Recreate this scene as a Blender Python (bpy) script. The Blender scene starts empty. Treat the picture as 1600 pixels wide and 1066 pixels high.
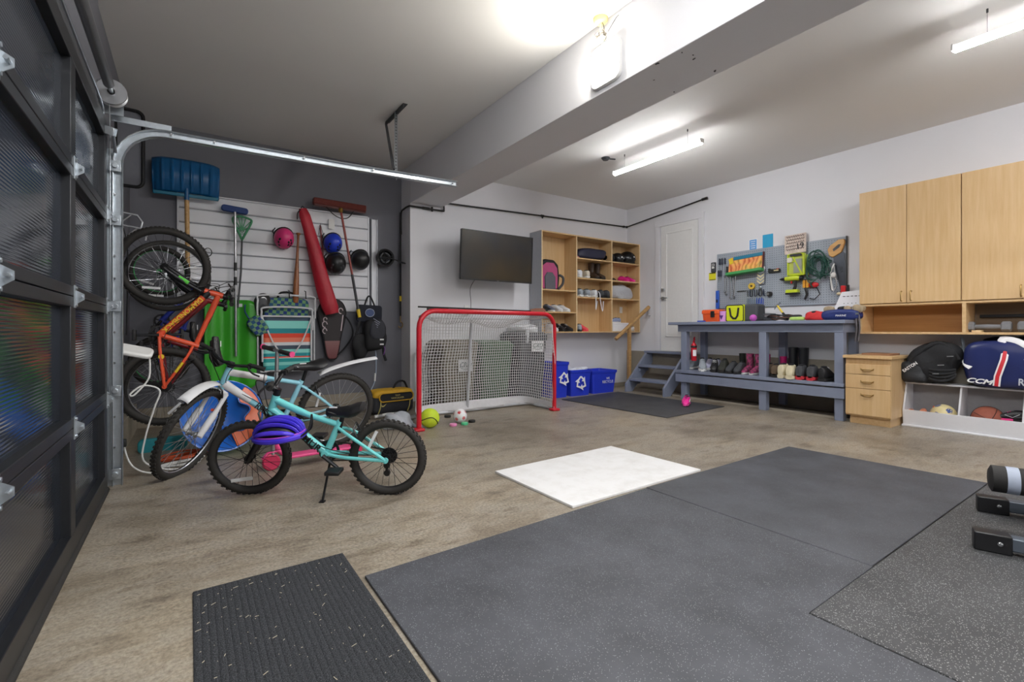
import bpy, bmesh, math, random
from mathutils import Matrix, Vector, Euler, noise as mnoise
random.seed(7)
PI = math.pi
C = bpy.context.scene.collection
S = bpy.context.scene

# ------------------------------------------------------------------ camera, world, exposure
cam_d = bpy.data.cameras.new('camera')
cam = bpy.data.objects.new('camera', cam_d); C.objects.link(cam)
cam_d.sensor_fit = 'HORIZONTAL'; cam_d.sensor_width = 36.0
cam_d.lens = 36.0 * 737.5 / 1600.0
cam_d.shift_y = -(533.0 - 514.7) / 1600.0
cam_d.clip_start = 0.02
cam.location = (0, 0, 1.02)
cam.rotation_euler = (PI / 2, 0, -math.radians(34.38))
S.camera = cam
w = bpy.data.worlds.new('night'); S.world = w; w.use_nodes = True
w.node_tree.nodes['Background'].inputs[0].default_value = (.35, .42, .55, 1)
w.node_tree.nodes['Background'].inputs[1].default_value = .12
vs = S.view_settings
vs.view_transform = 'Standard'; vs.look = 'None'; vs.gamma = 1; vs.use_curve_mapping = False
vs.exposure = 0.34
STRIP_E, ADDED_LEFT_E, FLOOD_E = 125.0, 190.0, 105.0          # emission of the LED strips (right bay, added left bay) and of the beam flood lights
try:
    S.cycles.use_denoising = True; S.cycles.max_bounces = 10; S.cycles.diffuse_bounces = 6
    S.cycles.sample_clamp_indirect = 6
except Exception: pass

# ------------------------------------------------------------------ materials
def lin(c):
    if isinstance(c, str): c = tuple(int(c[i:i+2], 16) for i in (0, 2, 4))
    r = []
    for v in c[:3]:
        v = v / 255.0
        r.append(v / 12.92 if v <= .04045 else ((v + .055) / 1.055) ** 2.4)
    return (*r, 1.0)
MATS = {}
def pm(name, col, rough=.5, metal=0., nscale=30., var=.06, bump=0., bscale=None, spec=.5, emit=0., alpha=1., trans=0.):
    """plain procedural material: base colour broken up by object-space noise, optional fine bump"""
    if name in MATS: return MATS[name]
    m = bpy.data.materials.new(name); m.use_nodes = True; MATS[name] = m
    nt = m.node_tree; b = nt.nodes['Principled BSDF']
    tc = nt.nodes.new('ShaderNodeTexCoord')
    nz = nt.nodes.new('ShaderNodeTexNoise'); nz.inputs['Scale'].default_value = nscale; nz.inputs['Detail'].default_value = 3
    nt.links.new(tc.outputs['Object'], nz.inputs['Vector'])
    mr = nt.nodes.new('ShaderNodeMapRange')
    mr.inputs[3].default_value = 1 - var * 1.5; mr.inputs[4].default_value = 1 + var * 1.5
    nt.links.new(nz.outputs[0], mr.inputs[0])
    mx = nt.nodes.new('ShaderNodeMix'); mx.data_type = 'RGBA'; mx.blend_type = 'MULTIPLY'; mx.inputs[0].default_value = 1
    mx.inputs[6].default_value = lin(col); nt.links.new(mr.outputs[0], mx.inputs[7])
    nt.links.new(mx.outputs[2], b.inputs['Base Color'])
    b.inputs['Roughness'].default_value = rough; b.inputs['Metallic'].default_value = metal
    b.inputs['Specular IOR Level'].default_value = spec
    if alpha < 1: b.inputs['Alpha'].default_value = alpha
    if trans: b.inputs['Transmission Weight'].default_value = trans
    if emit:
        b.inputs['Emission Color'].default_value = lin(col); b.inputs['Emission Strength'].default_value = emit
    if bump:
        n2 = nt.nodes.new('ShaderNodeTexNoise'); n2.inputs['Scale'].default_value = bscale or nscale * 4; n2.inputs['Detail'].default_value = 4
        nt.links.new(tc.outputs['Object'], n2.inputs['Vector'])
        bp = nt.nodes.new('ShaderNodeBump'); bp.inputs['Strength'].default_value = bump; bp.inputs['Distance'].default_value = .01
        nt.links.new(n2.outputs[0], bp.inputs['Height']); nt.links.new(bp.outputs[0], b.inputs['Normal'])
    return m
class NT:
    """short-hand for building a node material"""
    def __init__(s, name, rough=.5, metal=0.):
        s.m = bpy.data.materials.new(name); s.m.use_nodes = True; MATS[name] = s.m
        s.t = s.m.node_tree; s.b = s.t.nodes['Principled BSDF']
        s.b.inputs['Roughness'].default_value = rough; s.b.inputs['Metallic'].default_value = metal
        s.tc = s.t.nodes.new('ShaderNodeTexCoord')
    def n(s, kind, **kw):
        nd = s.t.nodes.new('ShaderNode' + kind)
        for k, v in kw.items():
            if k.startswith('i_'):
                key = k[2:]; nd.inputs[int(key) if key.isdigit() else key.replace('_', ' ')].default_value = v
            else: setattr(nd, k, v)
        return nd
    def l(s, a, b): s.t.links.new(a, b)
    def coords(s, scale=(1, 1, 1), rot=(0, 0, 0), src='Object'):
        mp = s.n('Mapping'); mp.inputs['Scale'].default_value = scale; mp.inputs['Rotation'].default_value = rot
        s.l(s.tc.outputs[src], mp.inputs['Vector']); return mp.outputs[0]
    def noise(s, vec, scale, detail=4, rough=.5):
        nd = s.n('TexNoise'); nd.inputs['Scale'].default_value = scale; nd.inputs['Detail'].default_value = detail
        nd.inputs['Roughness'].default_value = rough; s.l(vec, nd.inputs['Vector']); return nd.outputs[0]
    def ramp(s, fac, stops, interp='LINEAR'):
        r = s.n('ValToRGB'); r.color_ramp.interpolation = interp
        e = r.color_ramp.elements
        while len(e) < len(stops): e.new(.5)
        for k, (p, c) in enumerate(stops): e[k].position = p; e[k].color = c if len(c) == 4 and not isinstance(c, str) else lin(c)
        s.l(fac, r.inputs[0]); return r.outputs[0]
    def mix(s, fac, a, b, mode='MIX'):
        x = s.n('Mix', data_type='RGBA', blend_type=mode)
        for v, i in ((fac, 0), (a, 6), (b, 7)):
            if hasattr(v, 'is_linked'): s.l(v, x.inputs[i])
            elif i == 0: x.inputs[0].default_value = v
            else: x.inputs[i].default_value = v if len(v) == 4 and not isinstance(v, str) else lin(v)
        return x.outputs[2]
    def bump(s, h, strength=.3, dist=.01):
        bp = s.n('Bump'); bp.inputs['Strength'].default_value = strength; bp.inputs['Distance'].default_value = dist
        s.l(h, bp.inputs['Height']); s.l(bp.outputs[0], s.b.inputs['Normal'])
    def col(s, c): s.l(c, s.b.inputs['Base Color'])

def wood_mat(name, c1, c2, axis='Z', rough=.42, sc=1.0):
    k = NT(name, rough)
    s = {'X': (1.2, 22, 22), 'Y': (22, 1.2, 22), 'Z': (22, 22, 1.2)}[axis]
    v = k.coords(tuple(a * sc for a in s))
    f = k.noise(v, 1.6, 5, .62)
    g = k.noise(k.coords((1, 1, 1)), 260, 2)
    c = k.ramp(f, ((.3, c1), (.72, c2)))
    k.col(k.mix(.12, c, k.ramp(g, ((.3, 'b09a78'), (.7, 'fff4e0'))), 'MULTIPLY'))
    k.bump(f, .08, .004); return k.m
def band_mat(name, stops, axis, lo, hi, rough=.6, interp='CONSTANT', bump=.1):
    """printed stripes along one object axis between lo and hi (metres)"""
    k = NT(name, rough); sx = k.n('SeparateXYZ'); k.l(k.tc.outputs['Object'], sx.inputs[0])
    mr = k.n('MapRange'); mr.inputs[1].default_value = lo; mr.inputs[2].default_value = hi
    k.l(sx.outputs['XYZ'.index(axis)], mr.inputs[0])
    c = k.ramp(mr.outputs[0], stops, interp); k.col(c)
    if bump: k.bump(k.noise(k.tc.outputs['Object'], 300, 2), bump, .003)
    return k.m

# ------------------------------------------------------------------ mesh helpers
def sgn_pow(a, p): return math.copysign(abs(a) ** p, a)
class MB:
    def __init__(s): s.v = []; s.f = []; s.mi = []
    def add(s, vs, fs, M=None, mi=0):
        o = len(s.v)
        for p in vs:
            p = Vector(p); s.v.append(M @ p if M else p)
        for f in fs: s.f.append([i + o for i in f]); s.mi.append(mi)
        return s
    def box(s, c, d, rot=None, mi=0, M=None, taper=1.0):
        x, y, z = d[0] / 2, d[1] / 2, d[2] / 2; t = taper
        vs = [(-x*t, -y*t, -z), (x*t, -y*t, -z), (x*t, y*t, -z), (-x*t, y*t, -z), (-x, -y, z), (x, -y, z), (x, y, z), (-x, y, z)]
        fs = [(0, 3, 2, 1), (4, 5, 6, 7), (0, 1, 5, 4), (1, 2, 6, 5), (2, 3, 7, 6), (3, 0, 4, 7)]
        L = Matrix.Translation(c)
        if rot: L = L @ Euler(rot).to_matrix().to_4x4()
        if M: L = M @ L
        return s.add(vs, fs, L, mi)
    def bx(s, x0, x1, y0, y1, z0, z1, mi=0):
        return s.box(((x0+x1)/2, (y0+y1)/2, (z0+z1)/2), (x1-x0, y1-y0, z1-z0), mi=mi)
    def tube(s, pts, r, n=8, closed=False, cap=True, mi=0, M=None, flat=1.0, up=None):
        P = [Vector(p) for p in pts]; k = len(P); rings = []
        rr = r if isinstance(r, (list, tuple)) else [r] * k
        prev = None; vs = []
        for i in range(k):
            if closed: t = P[(i+1) % k] - P[i-1]
            else: t = P[min(i+1, k-1)] - P[max(i-1, 0)]
            if t.length < 1e-9: t = Vector((0, 0, 1))
            t.normalize()
            if prev is None:
                a = Vector(up) if up else (Vector((0, 0, 1)) if abs(t.z) < .9 else Vector((1, 0, 0)))
                u = (a - t * a.dot(t)).normalized()
            else:
                u = prev - t * prev.dot(t)
                u = u.normalized() if u.length > 1e-6 else t.orthogonal().normalized()
            prev = u; b = t.cross(u)
            for j in range(n):
                a = 2 * PI * j / n + PI / n
                vs.append(P[i] + u * (math.cos(a) * rr[i] * flat) + b * (math.sin(a) * rr[i]))
        fs = []
        for i in range(k if closed else k - 1):
            for j in range(n):
                a = i * n + j; b2 = i * n + (j+1) % n; c = ((i+1) % k) * n + (j+1) % n; d = ((i+1) % k) * n + j
                fs.append((a, b2, c, d))
        if cap and not closed:
            fs.append(tuple(reversed(range(n)))); fs.append(tuple(range((k-1)*n, k*n)))
        return s.add(vs, fs, M, mi)
    def cyl(s, p0, p1, r0, r1=None, n=14, mi=0, M=None): return s.tube([p0, p1], [r0, r0 if r1 is None else r1], n, mi=mi, M=M)
    def lathe(s, prof, M=None, n=24, mi=0, a0=0., a1=2*PI):
        full = abs(a1 - a0 - 2*PI) < 1e-6; m = n if full else n + 1; vs = []; fs = []
        for i in range(m):
            a = a0 + (a1 - a0) * i / n
            for (r, z) in prof: vs.append((r * math.cos(a), r * math.sin(a), z))
        k = len(prof)
        for i in range(n):
            i2 = (i + 1) % m
            for j in range(k - 1): fs.append((i*k+j, i2*k+j, i2*k+j+1, i*k+j+1))
        return s.add(vs, fs, M, mi)
    def ell(s, c, r, nu=16, nv=10, M=None, v0=-PI/2, v1=PI/2, e=1.0, mi=0, fn=None, e2=None):
        vs = []; fs = []; e2 = e if e2 is None else e2
        for j in range(nv + 1):
            b = v0 + (v1 - v0) * j / nv
            for i in range(nu):
                a = 2 * PI * i / nu
                p = Vector((sgn_pow(math.cos(b), e2) * sgn_pow(math.cos(a), e) * r[0], sgn_pow(math.cos(b), e2) * sgn_pow(math.sin(a), e) * r[1], sgn_pow(math.sin(b), e2) * r[2]))
                if fn: p = fn(p)
                vs.append(p + Vector(c))
        for j in range(nv):
            for i in range(nu): fs.append((j*nu+i, j*nu+(i+1) % nu, (j+1)*nu+(i+1) % nu, (j+1)*nu+i))
        return s.add(vs, fs, M, mi)
    def blob(s, c, r, e=.5, amp=.01, fr=6., nu=28, nv=18, M=None, fn=None, seed=0, e2=None):
        def f(p):
            q = Vector(p); 
            if fn: q = fn(q)
            d = q.normalized() if q.length > 1e-6 else Vector((0, 0, 1))
            return q + d * amp * mnoise.noise(q * fr + Vector((seed * 3.1, seed, 0)))
        return s.ell(c, r, nu, nv, M, e=e, fn=f, e2=e2)
    def prism(s, out, d, M=None, z0=None, mi=0):
        """polygon (x, y) extruded along local z, from z0 (default -d/2) to z0 + d"""
        z0 = -d / 2 if z0 is None else z0; n = len(out)
        vs = [(x, y, z0) for x, y in out] + [(x, y, z0 + d) for x, y in out]
        fs = [tuple(reversed(range(n))), tuple(range(n, 2*n))] + [(i, (i+1) % n, n+(i+1) % n, n+i) for i in range(n)]
        return s.add(vs, fs, M, mi)
    def rrect(s, w, h, r, d, M=None, z0=None, n=5, mi=0): return s.prism(rr2(w, h, r, n), d, M, z0, mi)
    def loft(s, rings, M=None, cap=True, mi=0):
        n = len(rings[0]); vs = [p for r in rings for p in r]; fs = []
        for i in range(len(rings) - 1):
            for j in range(n): fs.append((i*n+j, i*n+(j+1) % n, (i+1)*n+(j+1) % n, (i+1)*n+j))
        if cap: fs.append(tuple(reversed(range(n)))); fs.append(tuple(range((len(rings)-1)*n, len(rings)*n)))
        return s.add(vs, fs, M, mi)
    def grid(s, fn, nu, nv, M=None, mi=0):
        vs = [fn(i / nu, j / nv) for j in range(nv+1) for i in range(nu+1)]; k = nu + 1
        return s.add(vs, [(j*k+i, j*k+i+1, (j+1)*k+i+1, (j+1)*k+i) for j in range(nv) for i in range(nu)], M, mi)
    def mesh(s, name, mats, smooth=True, angle=40):
        me = bpy.data.meshes.new(name); me.from_pydata([tuple(v) for v in s.v], [], s.f)
        for m in (mats if isinstance(mats, (list, tuple)) else [mats]): me.materials.append(m)
        if any(s.mi): me.polygons.foreach_set('material_index', s.mi)
        bm = bmesh.new(); bm.from_mesh(me); bmesh.ops.recalc_face_normals(bm, faces=bm.faces); bm.to_mesh(me); bm.free()
        if smooth:
            me.polygons.foreach_set('use_smooth', [True] * len(me.polygons))
            me.set_sharp_from_angle(angle=math.radians(angle))
        me.update(); return me
    def build(s, name, mats, parent=None, M=None, bevel=0., smooth=True, angle=40, solid=0., label=None, kind=None, sub=0):
        o = bpy.data.objects.new(name, s.mesh(name, mats, smooth, angle)); C.objects.link(o)
        if parent: o.parent = parent
        if M is not None: o.matrix_basis = M
        if sub:
            d = o.modifiers.new('s', 'SUBSURF'); d.levels = sub; d.render_levels = sub
        if solid:
            d = o.modifiers.new('t', 'SOLIDIFY'); d.thickness = solid; d.offset = 0
        if bevel:
            d = o.modifiers.new('b', 'BEVEL'); d.width = bevel; d.segments = 2; d.limit_method = 'ANGLE'; d.angle_limit = .6
        if label: o['label'] = label
        if kind: o['kind'] = kind
        return o
def rr2(w, h, r, n=5):
    o = []
    for cx, cy, a in ((w/2-r, h/2-r, 0), (-w/2+r, h/2-r, 90), (-w/2+r, -h/2+r, 180), (w/2-r, -h/2+r, 270)):
        for i in range(n + 1):
            t = math.radians(a + 90 * i / n); o.append((cx + r * math.cos(t), cy + r * math.sin(t)))
    return o
def disc2(r, n=24, ry=None): return [(r * math.cos(2*PI*i/n), (ry or r) * math.sin(2*PI*i/n)) for i in range(n)]
def TR(x=0, y=0, z=0, rx=0, ry=0, rz=0): return Matrix.Translation((x, y, z)) @ Euler((math.radians(rx), math.radians(ry), math.radians(rz))).to_matrix().to_4x4()
def frame(o, x, y, z):
    """matrix from origin and three axes"""
    M = Matrix.Identity(4)
    for i, a in enumerate((x, y, z)):
        for j in range(3): M[j][i] = a[j]
    for j in range(3): M[j][3] = o[j]
    return M
def along(p0, p1, nrm):
    """frame at p0 with x towards p1 and z as near as possible to nrm"""
    x = (Vector(p1) - Vector(p0)).normalized(); z = Vector(nrm); z = (z - x * z.dot(x)).normalized()
    return frame(p0, x, z.cross(x), z)
def WF(x, z, y=6.155, rz=0): return frame((x, y, z), (1, 0, 0), (0, 0, 1), (0, -1, 0)) @ TR(rz=rz)     # far walls: x right, y up, z out
def WR(y, z, x=6.55, rz=0): return frame((x, y, z), (0, -1, 0), (0, 0, 1), (-1, 0, 0)) @ TR(rz=rz)      # right wall likewise
def arc(cx, cy, r, a0, a1, n=8, ry=None): return [(cx + r*math.cos(math.radians(a0+(a1-a0)*i/n)), cy + (ry or r)*math.sin(math.radians(a0+(a1-a0)*i/n))) for i in range(n+1)]
def smoothpath(pts, k=4):
    """Catmull-Rom through the points"""
    P = [Vector(p) for p in pts]; o = []
    for i in range(len(P) - 1):
        a, b, c, d = P[max(i-1, 0)], P[i], P[i+1], P[min(i+2, len(P)-1)]
        for j in range(k):
            t = j / k
            o.append(.5 * ((2*b) + (c-a)*t + (2*a-5*b+4*c-d)*t*t + (3*b-a-3*c+d)*t**3))
    o.append(P[-1]); return o
def tag(o, label, cat, group=None):
    o['label'] = label; o['category'] = cat
    if group: o['group'] = group
    return o
def T(name, label, cat, loc=(0, 0, 0), rz=0, M=None, group=None):
    o = bpy.data.objects.new(name, None); C.objects.link(o); o.empty_display_size = .05
    o.matrix_basis = M if M is not None else TR(*loc, rz=rz)
    return tag(o, label, cat, group)
def struct(o): o['kind'] = 'structure'; return o
def SE(name):
    o = bpy.data.objects.new(name, None); C.objects.link(o); o.empty_display_size = .05; return struct(o)
def text(s, size, mat, parent, M, name='lettering', ext=.0006, squash=1.0, shear=0., bold=0.):
    cu = bpy.data.curves.new(name, 'FONT'); cu.body = s; cu.size = size; cu.extrude = ext; cu.align_x = 'CENTER'; cu.align_y = 'CENTER'
    cu.resolution_u = 3; cu.shear = shear; cu.offset = bold
    to = bpy.data.objects.new(name, cu); C.objects.link(to)
    me = bpy.data.meshes.new_from_object(to); C.objects.unlink(to); bpy.data.objects.remove(to)
    me.materials.clear(); me.materials.append(mat)
    o = bpy.data.objects.new(name, me); C.objects.link(o); o.parent = parent; o.matrix_basis = M @ Matrix.Diagonal((squash, 1, 1, 1))
    return o

# common materials
white_wall = pm('white_wall_paint', (222, 222, 226), .6, nscale=3, var=.015, bump=.05, bscale=140)
ceil_m = pm('ceiling_paint', (230, 229, 227), .8, nscale=2, var=.015, bump=.12, bscale=220)
grey_wall = pm('grey_wall_paint', (108, 109, 117), .6, nscale=4, var=.03, bump=.06, bscale=160)
steel = pm('galvanised_steel', (190, 198, 205), .32, .85, nscale=40, var=.12)
chrome = pm('chrome', (205, 207, 210), .15, 1., var=.02)
alu = pm('brushed_aluminium', (185, 187, 190), .3, .9, var=.05)
black_pl = pm('black_plastic', (28, 28, 30), .42, var=.1)
black_rub = pm('black_rubber', (38, 37, 36), .7, var=.15, bump=.15, bscale=300)
black_fab = pm('black_fabric', (26, 27, 31), .75, var=.15, bump=.35, bscale=220)
dark_grey = pm('dark_grey_plastic', (62, 64, 68), .5, var=.08)
white_pl = pm('white_plastic', (228, 228, 226), .35, var=.03)
white_fab = pm('white_fabric', (215, 215, 218), .8, var=.06, bump=.3, bscale=160)
black_metal = pm('black_painted_metal', (30, 31, 34), .35, .3, var=.08)
bench_m = pm('slate_blue_paint', (130, 138, 158), .45, nscale=8, var=.06, bump=.12, bscale=60)
maple = wood_mat('maple_laminate', 'cfab79', 'dcbd90', 'Z')
maple_y = wood_mat('maple_laminate_upright', 'cfab79', 'dcbd90', 'Y')
maple_e = wood_mat('maple_edge', 'e2c698', 'ecd6ae', 'X')
ash = wood_mat('ash_handle', 'b98d55', 'd8b27a', 'Z')
red_paint = pm('red_enamel', (198, 28, 46), .28, var=.04)
print_white = pm('white_print', (238, 238, 240), .5, var=.02)
print_black = pm('black_print', (20, 20, 24), .5, var=.02)
yellow_pl = pm('yellow_plastic', (232, 200, 40), .4)
lime_pl = pm('lime_plastic', (198, 214, 46), .4)
red_pl = pm('red_plastic', (205, 38, 42), .4)
blue_pl = pm('blue_plastic', (36, 76, 190), .38)
pink_pl = pm('pink_plastic', (238, 60, 140), .4)
orange_pl = pm('orange_plastic', (232, 92, 40), .4)
green_pl = pm('green_plastic', (52, 150, 70), .4)

# ------------------------------------------------------------------ the setting
k = NT('worn_concrete', .42)
v = k.coords((1, 1, 1))
big = k.noise(v, .9, 6, .62); mid = k.noise(k.coords((.8, 1.9, 1), (0, 0, .3)), 3.6, 9, .74); fine = k.noise(v, 70, 5, .7)
c1 = k.ramp(big, ((.28, '7c7163'), (.5, 'a59d90'), (.7, 'b3a793')))
c2 = k.ramp(mid, ((.34, '7a6852'), (.47, 'e8e0d4'), (.56, 'ffffff'), (.66, 'b8aa96')))
c3 = k.mix(.62, c1, c2, 'MULTIPLY')
k.col(k.mix(.55, c3, k.ramp(fine, ((.32, '5c564c'), (.6, 'ffffff'))), 'MULTIPLY'))
rr = k.n('MapRange'); rr.inputs[3].default_value = .22; rr.inputs[4].default_value = .6; k.l(mid, rr.inputs[0]); k.l(rr.outputs[0], k.b.inputs['Roughness'])
k.bump(k.mix(.5, mid, fine), .25, .012); concrete = k.m
found_m = pm('foundation_concrete', (150, 142, 128), .85, nscale=6, var=.12, bump=.4, bscale=50)
struct(MB().bx(-.9, 6.9, -2.8, 6.5, -.12, 0).build('floor', concrete))
struct(MB().bx(-.9, 6.9, -2.8, 6.5, 3.18, 3.3).build('ceiling', ceil_m))
struct(MB().bx(-.6, 2.4, 6.19, 6.35, 0, 3.18).build('wall_far_grey', grey_wall))
struct(MB().bx(2.4, 6.7, 5.88, 6.35, 0.0, 3.18).build('wall_far_white', white_wall))
struct(MB().bx(6.55, 6.7, -2.6, 5.88, 0, 3.18).build('wall_right', white_wall))
struct(MB().bx(-.6, 6.7, -2.75, -2.6, 0, 3.18).build('wall_behind', white_wall))
struct(MB().bx(-.62, -.47, -2.6, 3.9, 2.3, 3.18).build('wall_left_header', grey_wall))
struct(MB().bx(-.62, -.5, 3.88, 6.19, 0, 3.18).build('wall_left_return', grey_wall))
struct(MB().bx(-.62, -.5, -2.6, -1.46, 0, 2.3).build('wall_left_near', grey_wall))
beam = struct(MB().bx(2.4, 2.84, -2.6, 5.88, 2.682, 3.18).build('trim_ceiling_beam', white_wall, bevel=.004))
for sx_, sy_, sr in ((2.415, 1.92, .02), (2.56, 1.763, .014), (2.52, 1.74, .008), (2.79, 1.767, .013), (2.80, 2.086, .008), (2.557, 2.061, .007), (2.44, 1.76, .009)):
    MB().prism([(sr*random.uniform(.5, 1.3)*math.cos(a), sr*random.uniform(.3, .7)*math.sin(a)) for a in [2*PI*q/9 for q in range(9)]], .002, TR(sx_, sy_, 2.6815, rz=random.uniform(0, 180))).build('scuff', dark_grey, beam)
struct(MB().bx(6.535, 6.55, -2.6, 5.88, 0, .64).build('baseboard_concrete_right', found_m, bevel=.003))
struct(MB().bx(-.5, 2.4, 6.15, 6.19, 0, .2).build('baseboard_concrete_grey', found_m, bevel=.004))
struct(MB().bx(-.5, -.44, 4.1, 6.15, 0, .26).build('baseboard_concrete_left', found_m, bevel=.004))
struct(MB().bx(2.4, 6.53, 5.868, 5.88, 0, .07).build('baseboard_concrete_white', found_m, bevel=.003))
struct(MB().bx(6.06, 6.1, 2.2, 4.55, 0, .03).build('trim_floor_curb', found_m, bevel=.003))

# door to the house
d = SE('door_1'); d.matrix_basis = WR(4.77, .655)
MB().box((0, 1.045, .008), (.70, 2.07, .03)).build('door_slab', white_pl, d, bevel=.002)
for nm, c_, s_ in (('top', (0, 1.95, .026), (.50, .022, .012)), ('bottom', (0, .25, .026), (.50, .022, .012)), ('side', (-.24, 1.1, .026), (.022, 1.72, .012)), ('side', (.24, 1.1, .026), (.022, 1.72, .012))):
    MB().box(c_, s_).build('panel_moulding', white_pl, d, bevel=.004)
for c_, s_ in (((-.41, 1.03, .02), (.09, 2.1, .04)), ((.41, 1.03, .02), (.09, 2.1, .04)), ((0, 2.127, .02), (.91, .092, .04))):
    MB().box(c_, s_).build('door_casing', white_wall, d, bevel=.004)
MB().box((0, -.005, .03), (.9, .03, .06)).build('threshold', alu, d, bevel=.003)
h = MB().lathe([(.001, .03), (.026, .03), (.03, .01), (.03, 0)], TR(-.3, 1.02, .023), 16).build('deadbolt', steel, d)
h = MB().lathe([(.001, .02), (.028, .02), (.03, 0)], TR(-.3, .88, .023), 16).cyl((-.3, .88, .04), (-.3, .88, .075), .011).box((-.25, .88, .075), (.13, .02, .016)).build('door_handle', steel, d)

# sectional garage door with dark ribbed plastic panes
k = NT('ribbed_polycarbonate', .07)
sx = k.n('SeparateXYZ'); k.l(k.tc.outputs['Object'], sx.inputs[0])
mu = k.n('Math', operation='MULTIPLY'); mu.inputs[1].default_value = 2 * PI / .0125; k.l(sx.outputs[2], mu.inputs[0])
sn = k.n('Math', operation='SINE'); k.l(mu.outputs[0], sn.inputs[0])
k.col(k.ramp(k.noise(k.tc.outputs['Object'], 2, 2), ((.3, '22272f'), (.7, '2b313b'))))
k.b.inputs['Specular IOR Level'].default_value = 1.0
k.bump(sn.outputs[0], .13, .004); polyc = k.m
door_frame = pm('anodised_black_frame', (40, 42, 46), .4, .4, var=.06)
g = SE('door_2')
DY0, DY1 = -1.4, 3.86
zs = [.03, .585, 1.165, 1.735, 2.28]
styles = [-1.4, -.37, .66, 1.73, 2.76, 3.76]
for i in range(4):
    z0, z1 = zs[i] + .002, zs[i+1] - .002
    for nm, a, b in (('rail', z0, z0 + (.09 if i == 0 else .043)), ('rail', z1 - (.08 if i == 3 else .043), z1)):
        MB().bx(-.47, -.42, DY0, DY1, a, b).build(nm, door_frame, g, bevel=.003)
    for sy in styles:
        MB().bx(-.468, -.421, sy, sy + .1, z0 + .04, z1 - .04).build('stile', door_frame, g, bevel=.003)
    for a, b in zip(styles[:-1], styles[1:]):
        MB().bx(-.464, -.454, a + .1, b, z0 + .04, z1 - .04).build('pane', polyc, g, smooth=False)
MB().tube([(-.43, DY0, .018), (-.43, DY1, .018)], .022, 10).build('bottom_seal', black_rub, g)
hm = None
for z in zs[1:4]:
    for sy in styles[2:]:
        m = MB().box((0, 0, 0), (.004, .034, .1)).prism([(0, -.035), (.03, -.012), (.03, .012), (0, .03)], .004, frame((0, .012, 0), (1, 0, 0), (0, 0, 1), (0, -1, 0))).cyl((.02, -.02, 0), (.02, .02, 0), .006, n=8)
        for q in (-.038, .038): m.cyl((0, 0, q), (.009, 0, q), .007, n=6)
        m.build('hinge', steel, g, TR(-.417, sy + .06, z))
# track with its curve, brackets and hanger
t = T('garage_door_track', 'galvanised steel door track curving from the floor up under the grey ceiling', 'door track')
path = [(-.385, 4.0, 0), (-.385, 4.0, 1.0), (-.385, 4.0, 2.1)] + [(-.135 - .25*math.cos(a*PI/16), 4.0, 2.1 + .25*math.sin(a*PI/16)) for a in range(1, 8)] + [(-.135, 4.0, 2.352), (1.0, 4.0, 2.368), (2.1, 4.0, 2.4)]
m = MB()
P = [Vector(p) for p in path]; Nn = []
for i in range(len(P)):
    tt = (P[min(i+1, len(P)-1)] - P[max(i-1, 0)]).normalized(); Nn.append(Vector((0, 1, 0)).cross(tt).normalized())
rings = []
for p, n_ in zip(P, Nn):
    rings.append([p + n_*a + Vector((0, b, 0)) for a, b in ((-.027, -.012), (-.024, -.016), (-.02, -.012), (-.023, .016), (.023, .016), (.02, -.012), (.024, -.016), (.027, -.012), (.027, .02), (-.027, .02))])
m.loft(rings).build('channel', steel, t)
MB().bx(-.44, -.41, 4.02, 4.025, 0, 2.2).bx(-.445, -.44, 4.0, 4.06, 0, 2.2).build('mounting_angle', steel, t)
MB().bx(-.42, -.1, 4.022, 4.026, 2.385, 2.425).build('brace_strap', steel, t, TR(0, 0, 0))
for z in (.08, .62, 1.17, 1.73, 2.08):
    MB().bx(-.43, -.365, 3.975, 3.982, z - .035, z + .035).cyl((-.395, 3.955, z), (-.395, 3.985, z), .016, n=12).build('roller_bracket', steel, t, bevel=.002)
for z in (.25, .45, .8, 1.0, 1.35, 1.5, 1.9): MB().cyl((-.4, 3.99, z), (-.4, 4.015, z), .007, n=8).build('bolt', chrome, t)
for x in (-.1, .15, .75, 1.3, 2.05): MB().cyl((x, 3.99, 2.36 + x*.017), (x, 4.02, 2.36 + x*.017), .008, n=8).build('bolt', chrome, t)
m = MB().bx(1.685, 1.69, 4.3, 4.8, 3.135, 3.18).bx(1.685, 1.73, 4.3, 4.8, 3.175, 3.18); m.build('ceiling_angle', dark_grey, t)
def strap(p0, p1, w_, mt, nm, holes=True):
    Mx = along(p0, p1, (0, -1, 0)); L = (Vector(p1) - Vector(p0)).length
    o = MB().bx(0, L, -w_/2, w_/2, -.002, .002).bx(0, L, w_/2-.004, w_/2, -.02, .002).build(nm, mt, t, Mx)
    if holes:
        m = MB(); n_ = int(L / .045)
        for i in range(n_): m.prism(disc2(.006, 8), .002, TR(.02 + i*.045, 0, .0025))
        m.build('strap_holes', print_black, o, kind='stuff')
strap((1.69, 4.5, 3.17), (1.51, 4.03, 2.36), .032, steel, 'hanger_strap')
strap((1.687, 4.78, 3.15), (1.49, 4.03, 2.44), .028, dark_grey, 'hanger_brace', False)
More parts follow.
